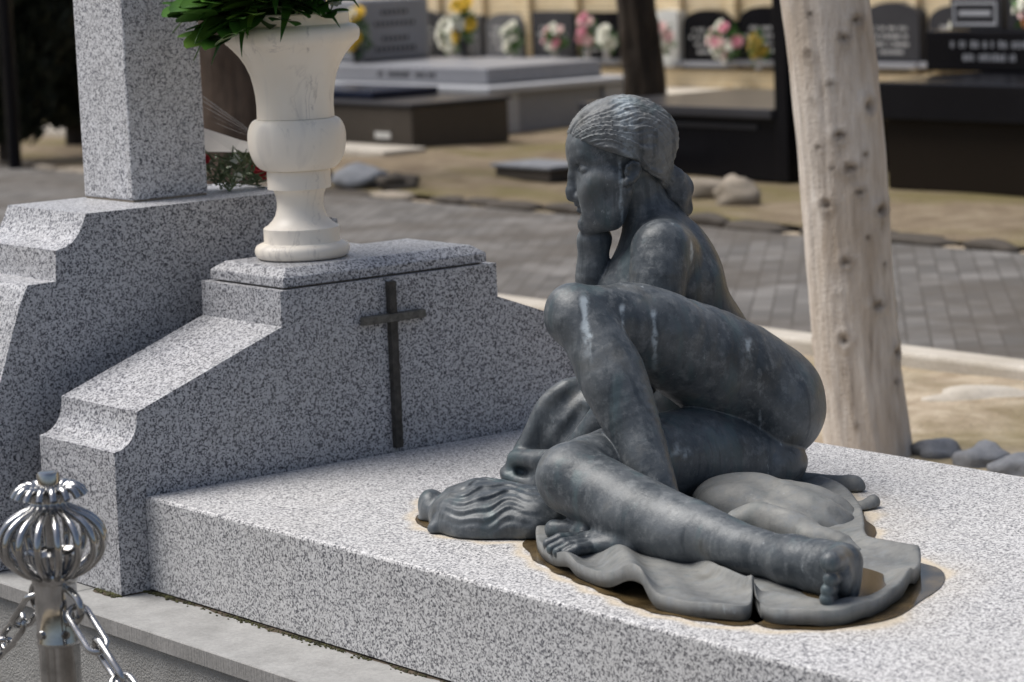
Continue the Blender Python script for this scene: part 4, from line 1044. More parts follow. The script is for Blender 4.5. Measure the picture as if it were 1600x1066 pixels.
cl = {c[0]: c for c in CLOTH}
cloth_mass('draped_cloth', [cl['drape'], cl['roll']], (-0.36, -0.12, -0.005), (0.06, 0.52, 0.32), 0.0035,
           lambda X, Y, Z: 0.003 * np.sin(55 * (X + 0.6 * Z) + 9 * np.sin(14 * Z)))
def lumpwave(X, Y, Z):
    w = np.clip((Z - 0.012) / 0.03, 0, 1)
    ph = 330 * (Z * 0.9 + 0.30 * Y) + 3.4 * np.sin(44 * X + 14 * Y) + 1.2 * np.sin(97 * X - 20 * Z)
    core = np.exp(-((X + 0.305) ** 2) / 0.006 - ((Y + 0.12) ** 2) / 0.02)
    return -0.0030 * np.sin(ph) * w * core - 0.0014 * vnoise(X, Y, Z, 80, 2)
cloth_mass('gathered_cloth', [cl['lump'], cl['lobe']], (-0.50, -0.32, -0.005), (-0.08, 0.26, 0.14), 0.0025, lumpwave)
cloth_mass('folded_cloth', [cl['right_fold'], cl['front_fold'], cl['tails']], (0.05, -0.60, -0.005), (0.54, 0.22, 0.14), 0.003,
           lambda X, Y, Z: 0.0042 * np.sin(62 * (Y + 0.55 * X) + 2.2 * np.sin(17 * X - 9 * Y)) * np.clip(Z / 0.04, 0, 1) + 0.0012 * vnoise(X, Y, Z, 70, 4), M_BRONZE_SHEET)

# spread cloth under the figure: a bronze sheet with thickness, folds and a wavy rim
def seg_d(px, py, a, b):
    ax, ay = a
    bx, by = b
    L = (bx - ax) ** 2 + (by - ay) ** 2
    t = np.clip(((px - ax) * (bx - ax) + (py - ay) * (by - ay)) / max(L, 1e-9), 0, 1)
    return np.hypot(px - ax - t * (bx - ax), py - ay - t * (by - ay)), t

def smooth_loop(pts, it=3):
    p = np.array(pts)
    for _ in range(it):
        a = 0.75 * p + 0.25 * np.roll(p, -1, 0)
        b = 0.25 * p + 0.75 * np.roll(p, -1, 0)
        p = np.stack([a, b], 1).reshape(-1, 2)
    return p

rim = smooth_loop(OUTLINE, 3)
cen = np.array((0.12, -0.42))
NR = 46
ring_t = np.linspace(0, 1, NR) ** 0.75
GX = cen[0] + ring_t[:, None] * (rim[None, :, 0] - cen[0])
GY = cen[1] + ring_t[:, None] * (rim[None, :, 1] - cen[1])
HZ = np.full(GX.shape, 0.021)
edge = ring_t[:, None] * np.ones_like(GX)
for a, b, hgt, w in RIDGES:
    dd_, tt = seg_d(GX, GY, a, b)
    HZ += hgt * np.exp(-(dd_ / w) ** 2) * (0.45 + 0.55 * tt)
HZ += 0.004 * np.sin(60 * GX + 25 * GY) * np.clip((edge - 0.5) * 2, 0, 1) * 0.6
HZ += 0.007 * np.clip((edge - 0.86) / 0.12, 0, 1)
pp = np.array(PUDDLE)
pc = pp.mean(0)
basin = np.exp(-(((GX - pc[0]) / 0.085) ** 2 + ((GY - pc[1]) / 0.13) ** 2) ** 2)
HZ = HZ * (1 - basin) + 0.006 * basin
bm = bmesh.new()
top = [[bm.verts.new((GX[i, j], GY[i, j], HZ[i, j])) for j in range(GX.shape[1])] for i in range(1, NR)]
c0 = bm.verts.new((cen[0], cen[1], HZ[0, 0]))
thick = 0.020
bot = [bm.verts.new((GX[-1, j] * 0.997 + cen[0] * 0.003, GY[-1, j] * 0.997 + cen[1] * 0.003, max(0.002, HZ[-1, j] - thick - 0.006))) for j in range(GX.shape[1])]
bot2 = [bm.verts.new((GX[-9, j], GY[-9, j], max(0.002, HZ[-9, j] - thick - 0.006))) for j in range(GX.shape[1])]
nj = GX.shape[1]
for j in range(nj):
    k = (j + 1) % nj
    bm.faces.new((c0, top[0][j], top[0][k]))
    for i in range(NR - 2):
        bm.faces.new((top[i][j], top[i + 1][j], top[i + 1][k], top[i][k]))
    bm.faces.new((top[-1][j], bot[j], bot[k], top[-1][k]))
    bm.faces.new((bot[j], bot2[j], bot2[k], bot[k]))
sheet = obj('spread_cloth', bm, M_BRONZE_SHEET, statue, smooth='all')
# rain water standing in the hollow of the cloth
bm = bmesh.new()
pl = smooth_loop(PUDDLE, 2)
vs = [bm.verts.new((x + 0.02 * (x - pc[0]), y, 0.0165)) for x, y in pl]
bm.faces.new(vs)
w = obj('standing_water', bm, M_WATER)
w.location, w.rotation_euler = STAT_LOC, (0, 0, STAT_RZ)
tag(w, 'shallow brown rainwater pooled on the bronze cloth beside the toes', 'puddle')

# thin films of brown water that rain has left round the cloth
def offset_loop(loop, wfun):
    p = np.array(loop)
    t = np.roll(p, -1, 0) - np.roll(p, 1, 0)
    nrm = np.stack([t[:, 1], -t[:, 0]], 1) / (np.linalg.norm(t, axis=1)[:, None] + 1e-9)
    area = 0.5 * np.sum(p[:, 0] * np.roll(p[:, 1], -1) - np.roll(p[:, 0], -1) * p[:, 1])
    if area < 0:
        nrm = -nrm
    w = np.array([wfun(*q) for q in p])
    return p + nrm * w[:, None]
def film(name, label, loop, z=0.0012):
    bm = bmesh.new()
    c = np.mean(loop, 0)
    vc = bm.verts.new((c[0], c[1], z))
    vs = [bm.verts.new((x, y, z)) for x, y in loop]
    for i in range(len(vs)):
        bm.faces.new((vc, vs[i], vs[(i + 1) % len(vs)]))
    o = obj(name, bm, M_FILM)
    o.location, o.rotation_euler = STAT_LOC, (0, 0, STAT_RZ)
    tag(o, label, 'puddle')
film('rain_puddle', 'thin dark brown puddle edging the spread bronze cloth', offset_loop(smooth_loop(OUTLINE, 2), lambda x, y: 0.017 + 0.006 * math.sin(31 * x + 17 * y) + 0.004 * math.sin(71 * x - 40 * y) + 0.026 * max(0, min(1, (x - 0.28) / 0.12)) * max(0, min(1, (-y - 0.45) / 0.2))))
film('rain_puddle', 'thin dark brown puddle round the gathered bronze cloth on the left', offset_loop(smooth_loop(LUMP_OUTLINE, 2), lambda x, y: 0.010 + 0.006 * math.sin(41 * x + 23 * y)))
# ------------------------------------------------------------------ leaves and flowers in the urn
def leaf_mat(name, a, b, rough=0.4):
    n = NT(name)
    f = n.noise(n.obj, 14, 3)
    n.setp(Base_Color=n.ramp(f, [(0.3, a), (0.7, b)]), Roughness=rough)
    n.p.inputs['Specular IOR Level'].default_value = 0.4
    return n.m
M_LEAF = leaf_mat('dark_green_leaf', (0.022, 0.075, 0.012), (0.075, 0.19, 0.025))
M_LEAF2 = leaf_mat('fresh_green_leaf', (0.05, 0.12, 0.015), (0.11, 0.21, 0.03))
M_STEM = leaf_mat('green_stem', (0.06, 0.10, 0.03), (0.10, 0.15, 0.04))

def lobed_leaf(seed, L=0.25):
    r = random.Random(seed)
    bm = bmesh.new()
    N = 12
    def mid(t):
        return Vector((L * t * (1 - 0.22 * t), 0, 0.09 * L * math.sin(t * 2.2) * 2 - 0.62 * L * t * t))
    V = []
    for i in range(N + 1):
        t = i / N
        w = 0.020 * L / 0.26 * math.sin(math.pi * min(1, 0.15 + t * 0.85)) + 0.001
        c = mid(t)
        V.append((bm.verts.new(c + Vector((0, -w, 0.006))), bm.verts.new(c), bm.verts.new(c + Vector((0, w, 0.006)))))
    for a, b in zip(V, V[1:]):
        bm.faces.new((a[0], a[1], b[1], b[0]))
        bm.faces.new((a[1], a[2], b[2], b[1]))
    for side in (-1, 1):
        for q in range(5):
            t0 = 0.14 + 0.16 * q
            c = mid(t0)
            ln = L * (0.50 - 0.055 * abs(q - 1.5) ** 1.5) * r.uniform(0.85, 1.1)
            ang = R_(66 - 8 * q + r.uniform(-6, 6))
            d = Vector((math.cos(ang), side * math.sin(ang), 0))
            pr = Vector((-d.y, d.x, 0))
            rows = []
            M = 6
            for k in range(M + 1):
                s = k / M
                ww = 0.185 * L * (0.55 + 0.75 * math.sin(math.pi * (0.15 + 0.8 * s))) * (1 if s < 0.95 else 0.45)
                p = c + d * ln * s + Vector((0.18 * ln * s * s, 0, -0.30 * ln * s * s + 0.05 * ln * s))
                rows.append((bm.verts.new(p - pr * ww * 0.5), bm.verts.new(p + Vector((0, 0, -0.004))), bm.verts.new(p + pr * ww * 0.5)))
            for a, b in zip(rows, rows[1:]):
                bm.faces.new((a[0], a[1], b[1], b[0]))
                bm.faces.new((a[1], a[2], b[2], b[1]))
    me = bpy.data.meshes.new('leaf')
    bm.to_mesh(me); bm.free()
    me.polygons.foreach_set('use_smooth', [True] * len(me.polygons))
    return me
plant = empty('foliage_arrangement', (-0.178, 0.556, 0.985))
tag(plant, 'dark green lobed leaves drooping over the rim of the marble urn', 'foliage')
protos = [lobed_leaf(s) for s in range(4)]
for k, me in enumerate(protos):
    me.materials.append(M_LEAF2 if k == 3 else M_LEAF)
# azimuth (deg), elevation of the stem start, scale, height
leafspec = [(-112, 18, 1.05, .03), (-95, 14, 1.05, .03), (-80, 22, 1.0, .04), (-62, 14, .9, .03), (-125, 14, .85, .03), (-45, 25, .95, .04), (-150, 20, 1.0, .04),
            (-20, 30, .9, .05), (10, 24, .85, .05), (40, 32, .8, .05), (75, 38, .75, .05), (110, 40, .8, .06), (150, 35, .9, .05), (180, 30, 1, .05), (-100, 55, 1.0, .06), (-40, 60, .9, .06), (60, 62, .8, .06), (-86, 0, .92, .02), (-74, 3, .9, .02), (-104, 2, .95, .02), (-70, 40, 1.0, .05), (-35, 8, .8, .03), (0, 8, .62, .035), (-130, 45, 1.0, .05)]
for q, (az, el, sc, hz) in enumerate(leafspec):
    o = link('leaf', protos[q % 4], None, plant, (0.035 * math.cos(R_(az)), 0.035 * math.sin(R_(az)), hz))
    o.rotation_euler = (random.uniform(-0.4, 0.4), -R_(el), R_(az))
    o.scale = (sc, sc, sc)
bm = bmesh.new()
for q in range(9):
    a = q * 0.7
    tube(bm, [(0.012 * math.cos(a), 0.012 * math.sin(a), -0.08), (0.03 * math.cos(a), 0.03 * math.sin(a), 0.0), (0.06 * math.cos(a), 0.06 * math.sin(a), 0.10)], 0.004, 6)
obj('stems', bm, M_STEM, plant, smooth=True)

# ------------------------------------------------------------------ rosette flowers
def petal_mat(name, c, c2=None):
    n = NT(name)
    f = n.noise(n.obj, 30, 3)
    n.setp(Base_Color=n.ramp(f, [(0.3, c2 or [x * 0.75 for x in c]), (0.65, c)]), Roughness=0.6)
    return n.m
PET = {'yellow': petal_mat('yellow_petal', (0.75, 0.50, 0.02), (0.55, 0.33, 0.01)), 'white': petal_mat('white_petal', (0.80, 0.79, 0.70), (0.62, 0.62, 0.50)),
       'pink': petal_mat('pink_petal', (0.70, 0.30, 0.36), (0.55, 0.16, 0.24)), 'rose': petal_mat('rose_petal', (0.80, 0.55, 0.52)), 'red': petal_mat('red_petal', (0.50, 0.02, 0.03)),
       'orange': petal_mat('orange_petal', (0.72, 0.25, 0.10)), 'mauve': petal_mat('mauve_petal', (0.50, 0.40, 0.66)), 'ochre': petal_mat('ochre_petal', (0.42, 0.30, 0.04))}
M_SEED = simple('flower_heart', (0.05, 0.03, 0.015), 0.9, 0.3, 60)
def bloom_mesh(color, dark=False):
    bm = bmesh.new()
    for ring, (n_, ln, el, w) in enumerate(((9, 1.0, 14, .34), (7, .72, 38, .30), (5, .42, 62, .26))):
        if dark and ring == 2:
            continue
        for k in range(n_):
            az = 2 * math.pi * k / n_ + ring * 0.4
            M = Matrix.Rotation(az, 4, 'Z') @ Matrix.Rotation(-R_(el), 4, 'Y')
            pts = [(0.08, 0, 0), (ln * .45, -w, .06), (ln * .85, -w * .75, .02), (ln, 0, -.05), (ln * .85, w * .75, .02), (ln * .45, w, .06)]
            v = [bm.verts.new(M @ Vector(p)) for p in pts]
            c = bm.verts.new(M @ Vector((ln * .55, 0, -.03)))
            for a in range(6):
                bm.faces.new((v[a], v[(a + 1) % 6], c))
    me = bpy.data.meshes.new('bloom')
    bm.to_mesh(me); bm.free()
    me.materials.append(PET[color])
    me.polygons.foreach_set('use_smooth', [True] * len(me.polygons))
    return me
bm = bmesh.new()
blob(bm, (0, 0, .08), (.34, .34, .16), 2, .1)
heart_me = bpy.data.meshes.new('heart')
bm.to_mesh(bm and heart_me); bm.free()
heart_me.materials.append(M_SEED)
BL = {c: bloom_mesh(c, c == 'yellow') for c in PET}
M_POT = simple('grey_flower_pot', (0.30, 0.30, 0.31), 0.5, 0.2)
M_POTW = simple('white_flower_pot', (0.66, 0.65, 0.62), 0.5, 0.1)
def leafball(bm, c, r, n, rnd, ln=0.05):
    for _ in range(n):
        d = Vector((rnd.gauss(0, 1), rnd.gauss(0, 1), rnd.gauss(0, 1))).normalized()
        p = Vector(c) + Vector((d.x * r[0], d.y * r[1], d.z * r[2])) * rnd.uniform(0.2, 1.0)
        t = (d + Vector((rnd.gauss(0, .5), rnd.gauss(0, .5), rnd.gauss(0, .5)))).normalized()
        s = t.orthogonal().normalized() * ln * 0.25
        v = [bm.verts.new(p), bm.verts.new(p + t * ln * .5 + s), bm.verts.new(p + t * ln), bm.verts.new(p + t * ln * .5 - s)]
        bm.faces.new(v)
def bouquet(name, label, loc, cols, n, r=0.05, spread=(0.14, 0.08, 0.14), pot=None, pot_h=0.18, seed=0, lean=0.0, green=120):
    rnd = random.Random(seed * 13 + 5)
    e = empty(name, loc)
    tag(e, label, 'flowers', 'flower bouquets at the wall niches')
    for k in range(n):
        d = Vector((rnd.gauss(0, 1), -abs(rnd.gauss(0, 1)) * 1.0, rnd.gauss(0, 0.9))).normalized()
        p = Vector((d.x * spread[0], d.y * spread[1], d.z * spread[2] + pot_h + spread[2])) * 1.0
        p.x += lean * (p.z - pot_h)
        col = cols[k % len(cols)]
        o = link('bloom', BL[col], None, e, p)
        o.rotation_euler = Vector((d.x * .7, -1.1, 0.5 + d.z * .4)).to_track_quat('Z', 'Y').to_euler()
        s = r * rnd.uniform(0.8, 1.2)
        o.scale = (s, s, s)
        if col == 'yellow':
            link('heart', heart_me, None, o)
    bm = bmesh.new()
    leafball(bm, (lean * spread[2], 0.01, pot_h + spread[2] * .8), (spread[0] * 1.05, spread[1], spread[2] * 1.1), green, rnd, 0.07)
    obj('leaves', bm, M_LEAF, e)
    bm = bmesh.new()
    lathe(bm, [(0, 0), (0.028, 0), (0.030, pot_h * .3), (0.045, pot_h), (0.040, pot_h), (0.02, pot_h * .6), (0, pot_h * .6)], 16)
    obj('pot', bm, pot or M_POT, e, smooth=True)
    return e

# mauve and white flowers at the back of the urn
for k, (p, c, r) in enumerate((((-0.21, 0.655, 1.015), 'mauve', .024), ((-0.17, 0.672, 1.022), 'white', .020), ((-0.23, 0.43, 1.03), 'white', .028))):
    o = empty('cut_flower', p)
    o.rotation_euler = Vector((0.6, -0.3, 0.7)).to_track_quat('Z', 'Y').to_euler()
    tag(o, ['small mauve flower at the right rim of the urn', 'tiny white flower beside the mauve one at the urn rim', 'white flower half hidden among the urn leaves on the left'][k], 'flower', 'cut flowers in the urn')
    b_ = link('petals', BL[c], None, o)
    b_.scale = (r, r, r)
    bm = bmesh.new()
    tube(bm, [(0, 0, 0), (-0.02, 0.0, -0.08)], 0.002, 6)
    obj('stem', bm, M_STEM, o)

# ------------------------------------------------------------------ wrapped bouquet lying on the stele base
bq = empty('wrapped_bouquet', (-0.60, 0.655, 0.576))
tag(bq, 'cellophane wrapped bouquet with red flowers lying behind the marble urn', 'bouquet')
rnd = random.Random(3)
bm = bmesh.new()
for q in range(260):
    p = Vector((rnd.uniform(-0.10, 0.06), rnd.uniform(-0.09, 0.14), rnd.uniform(0.0, 0.075)))
    t = Vector((rnd.uniform(-.4, .6), rnd.uniform(-1, 1), rnd.uniform(.0, .8))).normalized()
    s = t.orthogonal().normalized() * 0.0035
    ln = rnd.uniform(0.02, 0.05)
    v = [bm.verts.new(p - s), bm.verts.new(p + t * ln - s * .3), bm.verts.new(p + t * ln + s * .3), bm.verts.new(p + s)]
    bm.faces.new(v)
obj('sprigs', bm, leaf_mat('sprig_green', (0.04, 0.07, 0.025), (0.16, 0.20, 0.10)), bq)
for p, r, c in (((0.03, 0.045, 0.045), .018, 'red'), ((0.02, 0.075, 0.030), .020, 'red'), ((0.05, 0.115, 0.06), .024, 'red'), ((-0.02, -0.075, 0.075), .016, 'red'), ((0.0, 0.0, 0.07), .014, 'white'), ((0.04, -0.02, 0.03), .012, 'white')):
    o = link('bloom', BL[c], None, bq, p)
    o.scale = (r, r, r)
    o.rotation_euler = Vector((0.7, -.5, .5)).to_track_quat('Z', 'Y').to_euler()
bm = bmesh.new()
A = [(-0.02, -0.11, 0.165), (0.0, 0.02, 0.115), (0.02, 0.13, 0.085), (-0.06, -0.10, 0.095), (-0.04, 0.02, 0.085), (-0.02, 0.13, 0.075)]
vs = [bm.verts.new(a) for a in A]
bm.faces.new((vs[0], vs[1], vs[4], vs[3])); bm.faces.new((vs[1], vs[2], vs[5], vs[4]))
ext = bmesh.ops.solidify(bm, geom=list(bm.faces), thickness=0.002)
obj('paper_wrap', bm, simple('white_paper', (0.78, 0.76, 0.74), 0.7, 0.05), bq)
n = NT('cellophane')
n.setp(Base_Color=(0.9, 0.9, 0.92, 1), Roughness=0.12, Alpha=0.28)
n.bump(n.noise(n.mapping(n.obj, (6, 60, 6)), 3, 3), 0.6, 0.02)
bm = bmesh.new()
for q in range(5):
    a0, a1 = -0.10 + 0.018 * q, -0.082 + 0.022 * q
    v = [bm.verts.new(p) for p in ((0.0, 0.10, 0.10), (-0.02 - .01 * q, a0, 0.245 - 0.02 * q), (-0.01 - .01 * q, a1, 0.235 - 0.022 * q))]
    bm.faces.new(v)
obj('cellophane', bm, n.m, bq)

# ------------------------------------------------------------------ steel post with a crown of bent rods
PX, PY, PZ = 1.1, -0.817, 0.318
post = empty('steel_post', (PX, PY, GZ))
tag(post, 'polished steel barrier post topped by an open crown of bent rods', 'post')
k = 1 / 935.0
def zz(y): return (738 - y) * k + PZ - GZ
bm = bmesh.new()
lathe(bm, [(0, -0.02), (0.034, -0.02), (0.034, zz(1012)), (0.0365, zz(1008)), (0.0365, zz(1003)), (0.035, zz(1000)), (0.035, zz(910)), (0, zz(910))], 40)
obj('pole', bm, M_STEEL, post, smooth=True)
bm = bmesh.new()
lathe(bm, [(0, zz(911)), (0.037, zz(911)), (0.0385, zz(908)), (0.0385, zz(897)), (0.037, zz(894)), (0, zz(894))], 40)
obj('collar', bm, M_STEEL, post, smooth=True)
bm = bmesh.new()
lathe(bm, [(0, zz(893.5)), (0.030, zz(893)), (0.045, zz(872)), (0.047, zz(862)), (0.044, zz(862)), (0.030, zz(875)), (0, zz(878))], 40)
obj('cup', bm, M_STEEL, post, smooth=True)
bm = bmesh.new()
lathe(bm, [(0, zz(880)), (0.010, zz(880)), (0.010, zz(785)), (0.0175, zz(784)), (0.0185, zz(780)), (0.0185, zz(742)), (0.0165, zz(738)), (0.012, zz(737)), (0, zz(737))], 32)
obj('finial', bm, M_STEEL, post, smooth=True)
rp = [(33, 899), (48, 893), (66, 880), (78, 864), (82, 846), (77, 827), (64, 812), (45, 802), (29, 795), (22, 786), (23, 774), (30, 764), (40, 760), (50, 765), (56, 775)]
def smooth_path(p, it=2):
    p = [Vector((a, b, 0)) for a, b in p]
    for _ in range(it):
        q = [p[0]]
        for a, b in zip(p, p[1:]):
            q += [a.lerp(b, .25), a.lerp(b, .75)]
        p = q + [p[-1]]
    return p
sp_ = smooth_path(rp, 2)
bm = bmesh.new()
tube(bm, [(q.x * k * 0.985, 0, zz(q.y)) for q in sp_], 0.0064, 10)
rod_o = obj('rod', bm, M_STEEL, post, smooth=True)
NRODS = 16
for i in range(1, NRODS):
    o = rod_o.copy()
    COL.objects.link(o)
    o.parent = post
    o.rotation_euler = (0, 0, 2 * math.pi * i / NRODS)
for i, (sx_, ang) in enumerate(((1, 0), (-1, math.pi))):
    bm = bmesh.new()
    tube(bm, [(sx_ * (0.03 + 0.052 * math.sin(t)), 0, zz(943) + 0.029 * math.cos(t)) for t in np.linspace(0, math.pi, 18)], 0.0065, 10)
    obj('loop', bm, M_STEEL, post, smooth=True)
for a in (-78, -10):
    bm = bmesh.new()
    d = Vector((math.cos(R_(a)), math.sin(R_(a)), 0))
    tube(bm, [d * 0.033 + Vector((0, 0, zz(988))), d * 0.041 + Vector((0, 0, zz(988)))], 0.007, 12)
    obj('screw', bm, M_STEEL, post, smooth=True)
# chains: one thing each, link by link
def link_mesh():
    bm = bmesh.new()
    L2, w = 0.034, 0.0165
    pts = [(L2 + w * math.cos(t), w * math.sin(t), 0) for t in np.linspace(-1.57, 1.57, 10)] + [(-L2 - w * math.cos(t), -w * math.sin(t), 0) for t in np.linspace(-1.57, 1.57, 10)]
    tube(bm, pts, 0.0055, 10, closed=True)
    me = bpy.data.meshes.new('chain_link')
    bmesh.ops.recalc_face_normals(bm, faces=bm.faces)
    bm.to_mesh(me); bm.free()
    me.polygons.foreach_set('use_smooth', [True] * len(me.polygons))
    me.materials.append(M_STEEL)
    return me
LM = link_mesh()
def chain_obj(label, sgn, zs):
    e = empty('steel_chain', (PX, PY, GZ))
    tag(e, label, 'chain', 'chains hung from the steel post')
    x, z = sgn * 0.068, zz(948)
    for i, slope in enumerate(zs):
        d = Vector((sgn * math.cos(slope), 0, -math.sin(slope)))
        c = Vector((x, 0, z)) + d * 0.0395
        o = link('chain_link', LM, None, e, c)
        q = d.to_track_quat('X', 'Z')
        o.rotation_mode = 'QUATERNION'
        from mathutils import Quaternion
        o.rotation_quaternion = q @ Quaternion((1, 0, 0), R_(18 if i % 2 == 0 else 104))
        x, z = x + d.x * 0.079, z + d.z * 0.079
chain_obj('heavy steel chain running right from the barrier post', 1, [.62, .60, .54, .46, .32, .24, .18, .12, .06, .0, -.05])
chain_obj('heavy steel chain running left from the barrier post', -1, [.70, .62, .54, .46, .32, .24, .18, .12, .06, .0, -.05])

# ------------------------------------------------------------------ pale tree trunk at the right
n = NT('pale_bark')
v = n.noise(n.mapping(n.obj, (1, 1, 0.16)), 34, 5, 0.65)
w_ = n.noise(n.obj, 5, 4)
c = n.ramp(v, [(0.26, (0.25, 0.21, 0.175)), (0.42, (0.50, 0.445, 0.39)), (0.58, (0.62, 0.57, 0.515)), (0.75, (0.73, 0.69, 0.64))])
c = n.mix(n.ramp(w_, [(0.45, 0.0), (0.7, 0.5)]), c, (0.66, 0.61, 0.555))
c = n.mix(n.ramp(n.noise(n.mapping(n.obj, (1, 1, 0.3)), 7, 4, 0.6), [(0.48, 0.0), (0.66, 0.6)]), c, (0.40, 0.325, 0.25))
a = n.attr('knot')
c = n.mix(n.math('MULTIPLY', a.outputs['Fac'], n.ramp(n.noise(n.obj, 70, 4), [(0.3, .6), (0.6, 1)])), c, (0.085, 0.06, 0.04))
n.setp(Base_Color=c, Roughness=0.9)
n.bump(n.math('ADD', v, n.math('MULTIPLY', n.noise(n.obj, 90, 4), 0.5)), 0.6, 0.012)
M_BARK = n.m
def trunk_mesh(name, line, knots, nseg=120, nh=320, ridge=0.005, seed=0.0):
    line = np.array(line)
    zs = np.linspace(line[0, 2], line[-1, 2], nh)
    cx, cy, rr = [np.interp(zs, line[:, 2], line[:, q]) for q in (0, 1, 3)]
    th = np.arange(nseg) * 2 * math.pi / nseg
    verts, kn = [], []
    for i in range(nh):
        for j in range(nseg):
            t = th[j]
            d = ridge * (mnoise.noise(Vector((math.cos(t) * 5, math.sin(t) * 5, zs[i] * 2.2 + seed))) + 0.55 * mnoise.noise(Vector((math.cos(t) * 14, math.sin(t) * 14, zs[i] * 5 + seed))))
            kk = 0.0
            for (kt, kz, ks, ring) in knots:
                dt = ((t - kt + math.pi) % (2 * math.pi) - math.pi) * rr[i]
                dz = zs[i] - kz
                if abs(dz) > 5 * ks or abs(dt) > 5 * ks:
                    continue
                rad = math.hypot(dt * (0.75 if not ring else 1.0), dz * (1.15 if not ring else 0.9)) / ks * (1 + 0.35 * mnoise.noise(Vector((t * 9, zs[i] * 40, kz))))
                d += ks * 0.35 * math.exp(-((rad - 1.0) / 0.55) ** 2) * (1.0 if ring else 0.7) - ks * 0.45 * math.exp(-(rad / 0.55) ** 2)
                kk = max(kk, math.exp(-(rad / (0.55 if ring else 0.85)) ** 2), 0.4 * math.exp(-((dt) / ks) ** 2) * max(0, min(1, 1 - abs(dz + ks) / (2.5 * ks))) * (0 if ring else 1))
            r_ = rr[i] + d
            verts.append((cx[i] + r_ * math.cos(t), cy[i] + r_ * math.sin(t), zs[i]))
            kn.append(kk)
    faces = [(i * nseg + j, i * nseg + (j + 1) % nseg, (i + 1) * nseg + (j + 1) % nseg, (i + 1) * nseg + j) for i in range(nh - 1) for j in range(nseg)]
    me = bpy.data.meshes.new(name)
    me.from_pydata(verts, [], faces)
    me.polygons.foreach_set('use_smooth', [True] * len(me.polygons))
    at = me.attributes.new('knot', 'FLOAT', 'POINT')
    at.data.foreach_set('value', np.array(kn, np.float32))
    return me
face = math.atan2(-0.6135, 0.7897)        # the side turned to the open plot
knots = []
for q, (kx, kz) in enumerate(TREE_KNOTS):
    knots.append((face + kx, kz, (0.010, 0.021, 0.015, 0.025, 0.009, 0.018, 0.012)[q % 7] if q != 16 else 0.022, q in (14, 16, 3)))
rk = random.Random(9)
for q in range(40):
    knots.append((face + math.pi + rk.uniform(-1.7, 1.7), rk.uniform(-0.3, 3.2), rk.uniform(.014, .024), rk.random() < .2))
tree = empty('pale_tree', (-0.782, 2.969, GZ))
tag(tree, 'pale knotted tree trunk standing behind the granite slab on the right', 'tree')
line = [(-0.775, 2.975, -0.52, 0.150), (-0.780, 2.971, -0.44, 0.133), (-0.799, 2.947, -0.15, 0.128), (-0.809, 2.934, 0.161, 0.127), (-0.816, 2.925, 0.45, 0.128), (-0.829, 2.909, 0.737, 0.129), (-0.848, 2.886, 1.0, 0.130), (-0.90, 2.82, 2.2, 0.115), (-0.95, 2.75, 3.4, 0.10)]
tr = link('trunk', trunk_mesh('trunk', line, knots), M_BARK, tree, (0.782, -2.969, -GZ))
for q, (a_, z_) in enumerate(((0.4, 1.75), (2.6, 2.0), (4.4, 2.3), (1.4, 2.6), (3.4, 2.8), (5.4, 3.1))):
    bm = bmesh.new()
    d = Vector((math.cos(a_), math.sin(a_), 0.55))
    b0 = Vector((-0.88, 2.84, z_))
    tube(bm, [b0, b0 + d * 0.35, b0 + d * 0.8 + Vector((0, 0, .05)), b0 + d * 1.2 + Vector((0, 0, .2))], [0.045, 0.036, 0.026, 0.012], 10)
    obj('limb', bm, M_BARK, tr, smooth=True)

def dark_tree(name, label, base, top, r0, r1, col, seed, knots_n=14):
    n = NT(name + '_bark')
    v = n.noise(n.mapping(n.obj, (1, 1, 0.2)), 18, 5, 0.65)
    n.setp(Base_Color=n.ramp(v, [(0.3, [q * .45 for q in col]), (0.7, [q * 1.3 for q in col])]), Roughness=0.95)
    n.bump(v, 0.9, 0.05)
    rr = random.Random(seed)
    kn = [(rr.uniform(0, 6.28), rr.uniform(-0.3, 2.5), rr.uniform(.03, .05), False) for _ in range(knots_n)]
    b, t = Vector(base), Vector(top)
    ln = [tuple(b.lerp(t, q)) + (r0 + (r1 - r0) * q + (0.06 if q == 0 else 0),) for q in (0, .06, .3, .6, 1)]
    e = empty(name, (base[0], base[1], GZ))
    tag(e, label, 'tree')
    link('trunk', trunk_mesh('trunk', ln, kn, 48, 120, 0.03, seed), n.m, e, (-base[0], -base[1], -GZ))
    return e
dark_tree('dark_tree', 'dark brown tree trunk rising behind the head of the statue', (-9.945, 10.09, -0.52), (-10.14, 9.83, 3.6), 0.145, 0.12, (0.045, 0.032, 0.022), 3)
dark_tree('brown_tree', 'broad brown tree trunk standing behind the marble urn', (-10.86, 7.36, -0.52), (-10.92, 7.28, 3.6), 0.44, 0.38, (0.075, 0.05, 0.035), 8)

